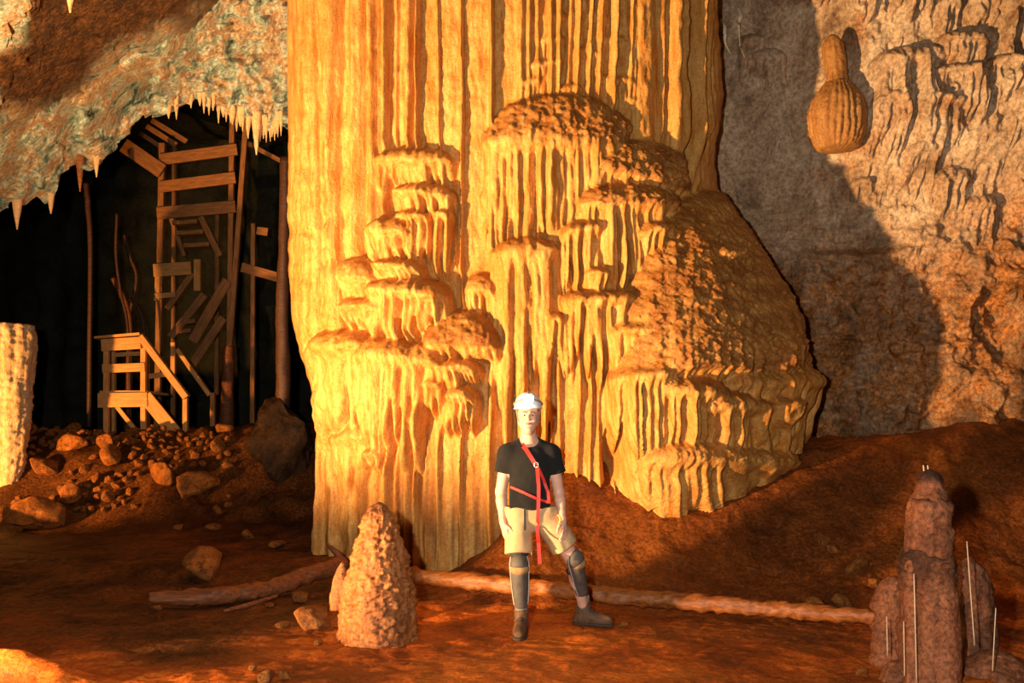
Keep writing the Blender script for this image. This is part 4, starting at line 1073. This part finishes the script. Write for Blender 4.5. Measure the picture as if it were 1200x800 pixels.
# ---- shorts and the black leggings under them
SS = Field(P(580, 665)*[1, 0, 1] + [-.03, PY - .2, -.02], P(680, 590)*[1, 0, 1] + [.04, PY + .34, .03], .0065)
SS.ell(P(621, 606, .05), (.178, .125, .12), .02); SS.cone(P(604, 598, .04), P(640, 598, .05), .105, .105, .04)
hl = hipL + (knL - hipL)*.78; hr = hipR + (knR - hipR)*.70
SS.cone(hipL + [0, 0, .03], hl, .102, .108, .03); SS.cone(hipR + [0, 0, .02], hr, .104, .112, .02)
G = np.stack(np.meshgrid(*[np.arange(n)*SS.h + o for n, o in zip(SS.n, SS.lo)], indexing='ij'), -1)
SS.S += (.009*fbm(G[..., 0]*7, G[..., 1]*7, G[..., 2]*6, 3)).astype(np.float32)
for h_, k_, f_, sd in ((hipL, knL, .80, -1), (hipR, knR, .72, 1)):
    dd_ = (k_ - h_)/np.linalg.norm(k_ - h_); cut = (G - (h_ + (k_ - h_)*f_)) @ dd_
    side_ = -(G[..., 0] - P(622.5, 640)[0])*sd
    SS.S = np.maximum(SS.S, np.minimum(cut, -side_ + .0).astype(np.float32)) if False else np.where((G[..., 0] - P(622.5, 640)[0])*sd > 0, np.maximum(SS.S, cut.astype(np.float32)), SS.S)
SS.S = np.maximum(SS.S, (G[..., 2] - P(620, 593)[2]).astype(np.float32))
SHORTS = SS
flink('shorts', SS, M['khaki'])
for h_, k_, r0, r1, f0, f1 in ((hipL, knL, .090, .066, .55, .98), (hipR, knR, .088, .066, .45, .72)):
    LF = Field(np.minimum(h_, k_) - .13, np.maximum(h_, k_) + .13, .007)
    LF.cone(h_, k_, r0 + .006, r1, .0); dd_ = (k_ - h_)/np.linalg.norm(k_ - h_); LF.plane(h_ + (k_ - h_)*f1, dd_); LF.plane(h_ + (k_ - h_)*f0, -dd_)
    flink('leggings', LF, M['black_strap'])

# ---- ribbons laid on the clothes
def front_y(u, v, fields):
    p = at(u, v, PY); best_ = 9e9
    for f in fields:
        i = int(round((p.x - f.lo[0])/f.h)); k = int(round((p.z - f.lo[2])/f.h))
        if 0 <= i < f.n[0] and 0 <= k < f.n[2]:
            c_ = np.where(f.S[i, :, k] < 0)[0]
            if len(c_): best_ = min(best_, f.lo[1] + c_[0]*f.h)
    return best_ if best_ < 9e8 else PY - .1
def ribbon(name, pts, w, mat, parent=person, fields=(SHIRT, SHORTS), lift=.006, n=28):
    us = np.interp(np.linspace(0, len(pts) - 1, n), range(len(pts)), [p[0] for p in pts]); vs_ = np.interp(np.linspace(0, len(pts) - 1, n), range(len(pts)), [p[1] for p in pts])
    yy = smooth1(np.array([front_y(u, v, fields) for u, v in zip(us, vs_)]), 5) - lift
    C = np.array([at(u, v, PY)[:] for u, v in zip(us, vs_)]); C[:, 1] = yy
    T = np.gradient(C, axis=0); T /= np.linalg.norm(T, axis=1, keepdims=True)
    A = np.cross(T, [0, 1.0, 0]); A /= np.linalg.norm(A, axis=1, keepdims=True)
    t_ = .0025
    V = np.concatenate([C + A*w/2 + [0, -t_, 0], C - A*w/2 + [0, -t_, 0], C - A*w/2 + [0, t_, 0], C + A*w/2 + [0, t_, 0]]) - PO
    F = []
    for i in range(n - 1):
        for a, b in ((0, 1), (1, 2), (2, 3), (3, 0)): F.append((a*n + i, b*n + i, b*n + i + 1, a*n + i + 1))
    F += [(0, 3*n, 2*n, n), (n - 1, 2*n - 1, 3*n - 1, 4*n - 1)]
    me = bpy.data.meshes.new(name); me.from_pydata(V.tolist(), [], F)
    bm = bmesh.new(); bm.from_mesh(me); bmesh.ops.recalc_face_normals(bm, faces=bm.faces); bm.to_mesh(me); bm.free()
    return link(name, me, mat, parent)
hs = ribbon('shoulder_strap', [(611, 520), (616, 526), (623, 537), (628, 545)], .030, M['red_web'], lift=.008); hs['label'] = 'red webbing strap across the chest'
ribbon('hanging_strap', [(629, 546), (631, 570), (630.5, 595), (629.5, 620), (631, 640), (632, 658)], .026, M['red_web'], lift=.012)
ribbon('cross_strap', [(630, 547), (637, 562), (642, 577), (643, 589)], .022, M['red_web'], lift=.008)
ribbon('waist_strap', [(598, 570), (613, 576), (628, 583), (643, 588)], .018, M['red_web'], lift=.007)
ribbon('belt_tail', [(615, 594), (615, 606), (615, 620)], .016, M['black_strap'], lift=.006)
bm = bmesh.new(); me = bpy.data.meshes.new('ring')
rp = np.array(at(628, 544, PY)[:]); rp[1] = front_y(628, 544, (SHIRT,)) - .014
ring = tube('ring', [rp + [.016*math.cos(a), 0, .019*math.sin(a)] - PO for a in np.linspace(0, 2*math.pi, 13)], .0035, M['steel'], person, 6, 3)
ring['label'] = 'steel ring joining the red straps'
cl = tube('clip', [P(654, 603, -.06) - PO, P(657, 608, -.07) - PO, P(655, 613, -.06) - PO], [.008, .008, .008], M['yellow'], person, 8, 6)

# ---- knee and shin guards, socks, boots
for kn, an, gd, toe, sc, isR in ((knL, anL, groundL, (-.10, -.99), 1.0, 0), (knR, anR, groundR, (.93, -.36), 1.0, 1)):
    kn_, an_ = kn, an
    ax_ = (an_ - kn_)/np.linalg.norm(an_ - kn_)
    fwd = np.array([0, -1.0, 0]) if not isR else np.array([.55, -.83, 0]); fwd -= ax_*(fwd @ ax_); fwd /= np.linalg.norm(fwd)
    sd_ = np.cross(ax_, fwd)
    box_lo, box_hi = np.minimum(kn_, an_) - .16, np.maximum(kn_, an_) + .16
    GF = Field(box_lo, box_hi, .006)
    GF.cone(kn_ + ax_*.06 + fwd*.022, kn_ + ax_*.31 + fwd*.022, .066, .052, .0); GF.plane(kn_ + fwd*-.005, -fwd); GF.plane(kn_ + ax_*.335, ax_)
    g = flink('shin_guard', GF, M['guard'])[0]
    KF = Field(box_lo, box_hi, .006)
    KF.ell(kn_ + fwd*.028 - ax_*.005, (.070, .070, .080), .0); KF.plane(kn_ + fwd*-.005, -fwd); KF.plane(kn_ - ax_*.080, -ax_); KF.plane(kn_ + ax_*.085, ax_)
    kp = flink('knee_pad', KF, M['guard'])[0]
    TF = Field(box_lo, box_hi, .006)
    TF.ell(kn_ + fwd*.034 + ax_*.030, (.074, .070, .055), .0); TF.plane(kn_ + fwd*.002, -fwd)
    flink('knee_patch', TF, M['guard_tan'], kp if False else person)
    for s_ in (-1, 1):
        tube('piping', [kn_ + ax_*t + sd_*s_*w + fwd*.032 - PO for t, w in ((-.065, .060), (.0, .072), (.09, .068), (.20, .062), (.30, .052), (.335, .035))], .0045, M['piping'], person, 6, 6)
    for t, r in ((.11, .064), (.27, .052)):
        tube('guard_strap', [kn_ + ax_*t + (sd_*math.cos(a) + fwd*math.sin(a))*r - PO for a in np.linspace(-math.pi, 0, 9)], .010, M['black_strap'], person, 6, 3)
    KS = Field(an_ - .15, an_ + .2, .006)
    KS.cone(an_ + np.array([0, 0, .10]) - ax_*.02, an_ + [0, 0, -.06], .050, .050, .0); KS.plane(an_ - ax_*.085, -ax_)
    flink('sock', KS, M['sock'])
    # boot: ankle shaft, heel, vamp and toe cap above a flat sole
    t2 = np.array([toe[0], toe[1], 0.0]); t2 /= np.linalg.norm(t2)
    heel = np.array([an_[0], an_[1], gd]) - t2*.045
    BF = Field(heel - [.20, .42, .03] if not isR else heel - [.16, .3, .03], heel + [.16, .2, .32] if not isR else heel + [.42, .22, .32], .006)
    BF.cone(np.array([an_[0], an_[1], gd + .17]), heel + t2*.03 + [0, 0, .07], .056, .050, .0)
    BF.cone(heel + [0, 0, .048], heel + t2*.12 + [0, 0, .052], .046, .050, .02)
    BF.cone(heel + t2*.05 + [0, 0, .11], heel + t2*.19 + [0, 0, .055], .044, .042, .03)
    BF.cone(heel + t2*.16 + [0, 0, .046], heel + t2*.245 + [0, 0, .044], .050, .042, .02)
    Gb = np.stack(np.meshgrid(*[np.arange(n)*BF.h + o for n, o in zip(BF.n, BF.lo)], indexing='ij'), -1)
    BF.S += (.008*fbm(Gb[..., 0]*22, Gb[..., 1]*22, Gb[..., 2]*22, 3)).astype(np.float32)
    BF.plane(heel + [0, 0, .022], (0, 0, -1))
    bt = flink('boot', BF, M['boot'])[0]
    SO = Field(BF.lo - [0, 0, .02], BF.hi, .006)
    SO.cone(heel + [0, 0, .02], heel + t2*.25 + [0, 0, .02], .049, .047, .0); SO.cone(heel + t2*.14 + [0, 0, .02], heel + t2*.21 + [0, 0, .02], .056, .054, .01)
    SO.plane(heel + [0, 0, .026], (0, 0, 1)); SO.plane(heel + [0, 0, .001], (0, 0, -1))
    so = flink('sole', SO, M['sole'], person)[0]
    for q in range(4):
        c = heel + t2*(.075 + .026*q) + np.array([0, 0, .150 - .018*q]); w_ = np.cross(t2, [0, 0, 1.0])
        tube('lace', [c - w_*.024 - PO, c + [0, 0, .012] + t2*.012 - PO, c + w_*.024 - PO], .0035, M['black_strap'], person, 5, 4)

# ---- helmet with head lamp
hb = hc + np.array([0, .005, .060])
T_, R_ = np.meshgrid(np.linspace(0, 2*math.pi, 64, endpoint=False), np.linspace(0, 1, 26))
phi = R_*math.pi/2
rad = np.cos(phi); zz_ = np.sin(phi)
vent = .004*np.cos(T_*6)*np.sin(phi*2)
Hp = np.stack([(.104 + vent)*rad*np.cos(T_), (.130 + vent)*rad*np.sin(T_), .118*zz_], -1)
brim = np.stack([(.112)*np.cos(T_[:1]), (.140 + .02*np.clip(-np.sin(T_[:1]), 0, 1))*np.sin(T_[:1]), 0*T_[:1] - .012], -1)
inner = np.stack([.098*np.cos(T_[:1]), .124*np.sin(T_[:1]), 0*T_[:1] - .008], -1)
inn = np.stack([.097*rad*np.cos(T_), .123*rad*np.sin(T_), .110*zz_], -1)
Hall = np.concatenate([inn[::-1], inner, brim, Hp], 0)
Fh = grid_faces(Hall.shape[0], 64, True)
he = link('helmet', mesh_fast('helmet', Hall.reshape(-1, 3), Fh), M['helmet'], person); he.location = hb - PO
he['label'] = 'white caving helmet with a lit head lamp'
tube('helmet_band', [(.107*math.cos(a), .134*math.sin(a), .022 + .034*max(0, -math.sin(a))) for a in np.linspace(-math.pi*1.02, .02, 22)], .007, M['grey_band'], he, 8, 3)
tube('helmet_band', [(0, -.132 + .03*t, .06 + .055*t) if False else (0, -.134*math.cos(t), .012 + .112*math.sin(t)) for t in np.linspace(.35, 2.6, 14)], .006, M['grey_band'], he, 8, 3)
for sx in (-1, 1):
    tube('chin_strap', [np.array([.092*sx, -.01, -.005]), np.array([.084*sx, -.02, -.06]), np.array([.066*sx, -.04, -.115]), np.array([.0, -.055, -.168])], .0045, M['black_strap'] if False else M['grey_band'], he, 6, 6)
bm = bmesh.new(); bmesh.ops.create_cube(bm, size=1); bmesh.ops.scale(bm, vec=(.076, .04, .066), verts=bm.verts); bmesh.ops.bevel(bm, geom=list(bm.edges), offset=.010, segments=3, affect='EDGES')
me = bpy.data.meshes.new('headlamp_housing'); bm.to_mesh(me); bm.free()
lh = link('headlamp_housing', me, M['helmet'], he); lh.location = (0, -.142, .062)
bm = bmesh.new(); bmesh.ops.create_cone(bm, cap_ends=True, segments=28, radius1=.030, radius2=.030, depth=.016); bmesh.ops.rotate(bm, matrix=Matrix.Rotation(math.pi/2, 3, 'X'), verts=bm.verts)
me = bpy.data.meshes.new('headlamp_lens'); bm.to_mesh(me); bm.free()
ll = link('headlamp_lens', me, M['lamp_light'], person); ll.location = hb + [0, -.168, .062] - PO
ll['label'] = 'glowing white head lamp lens'
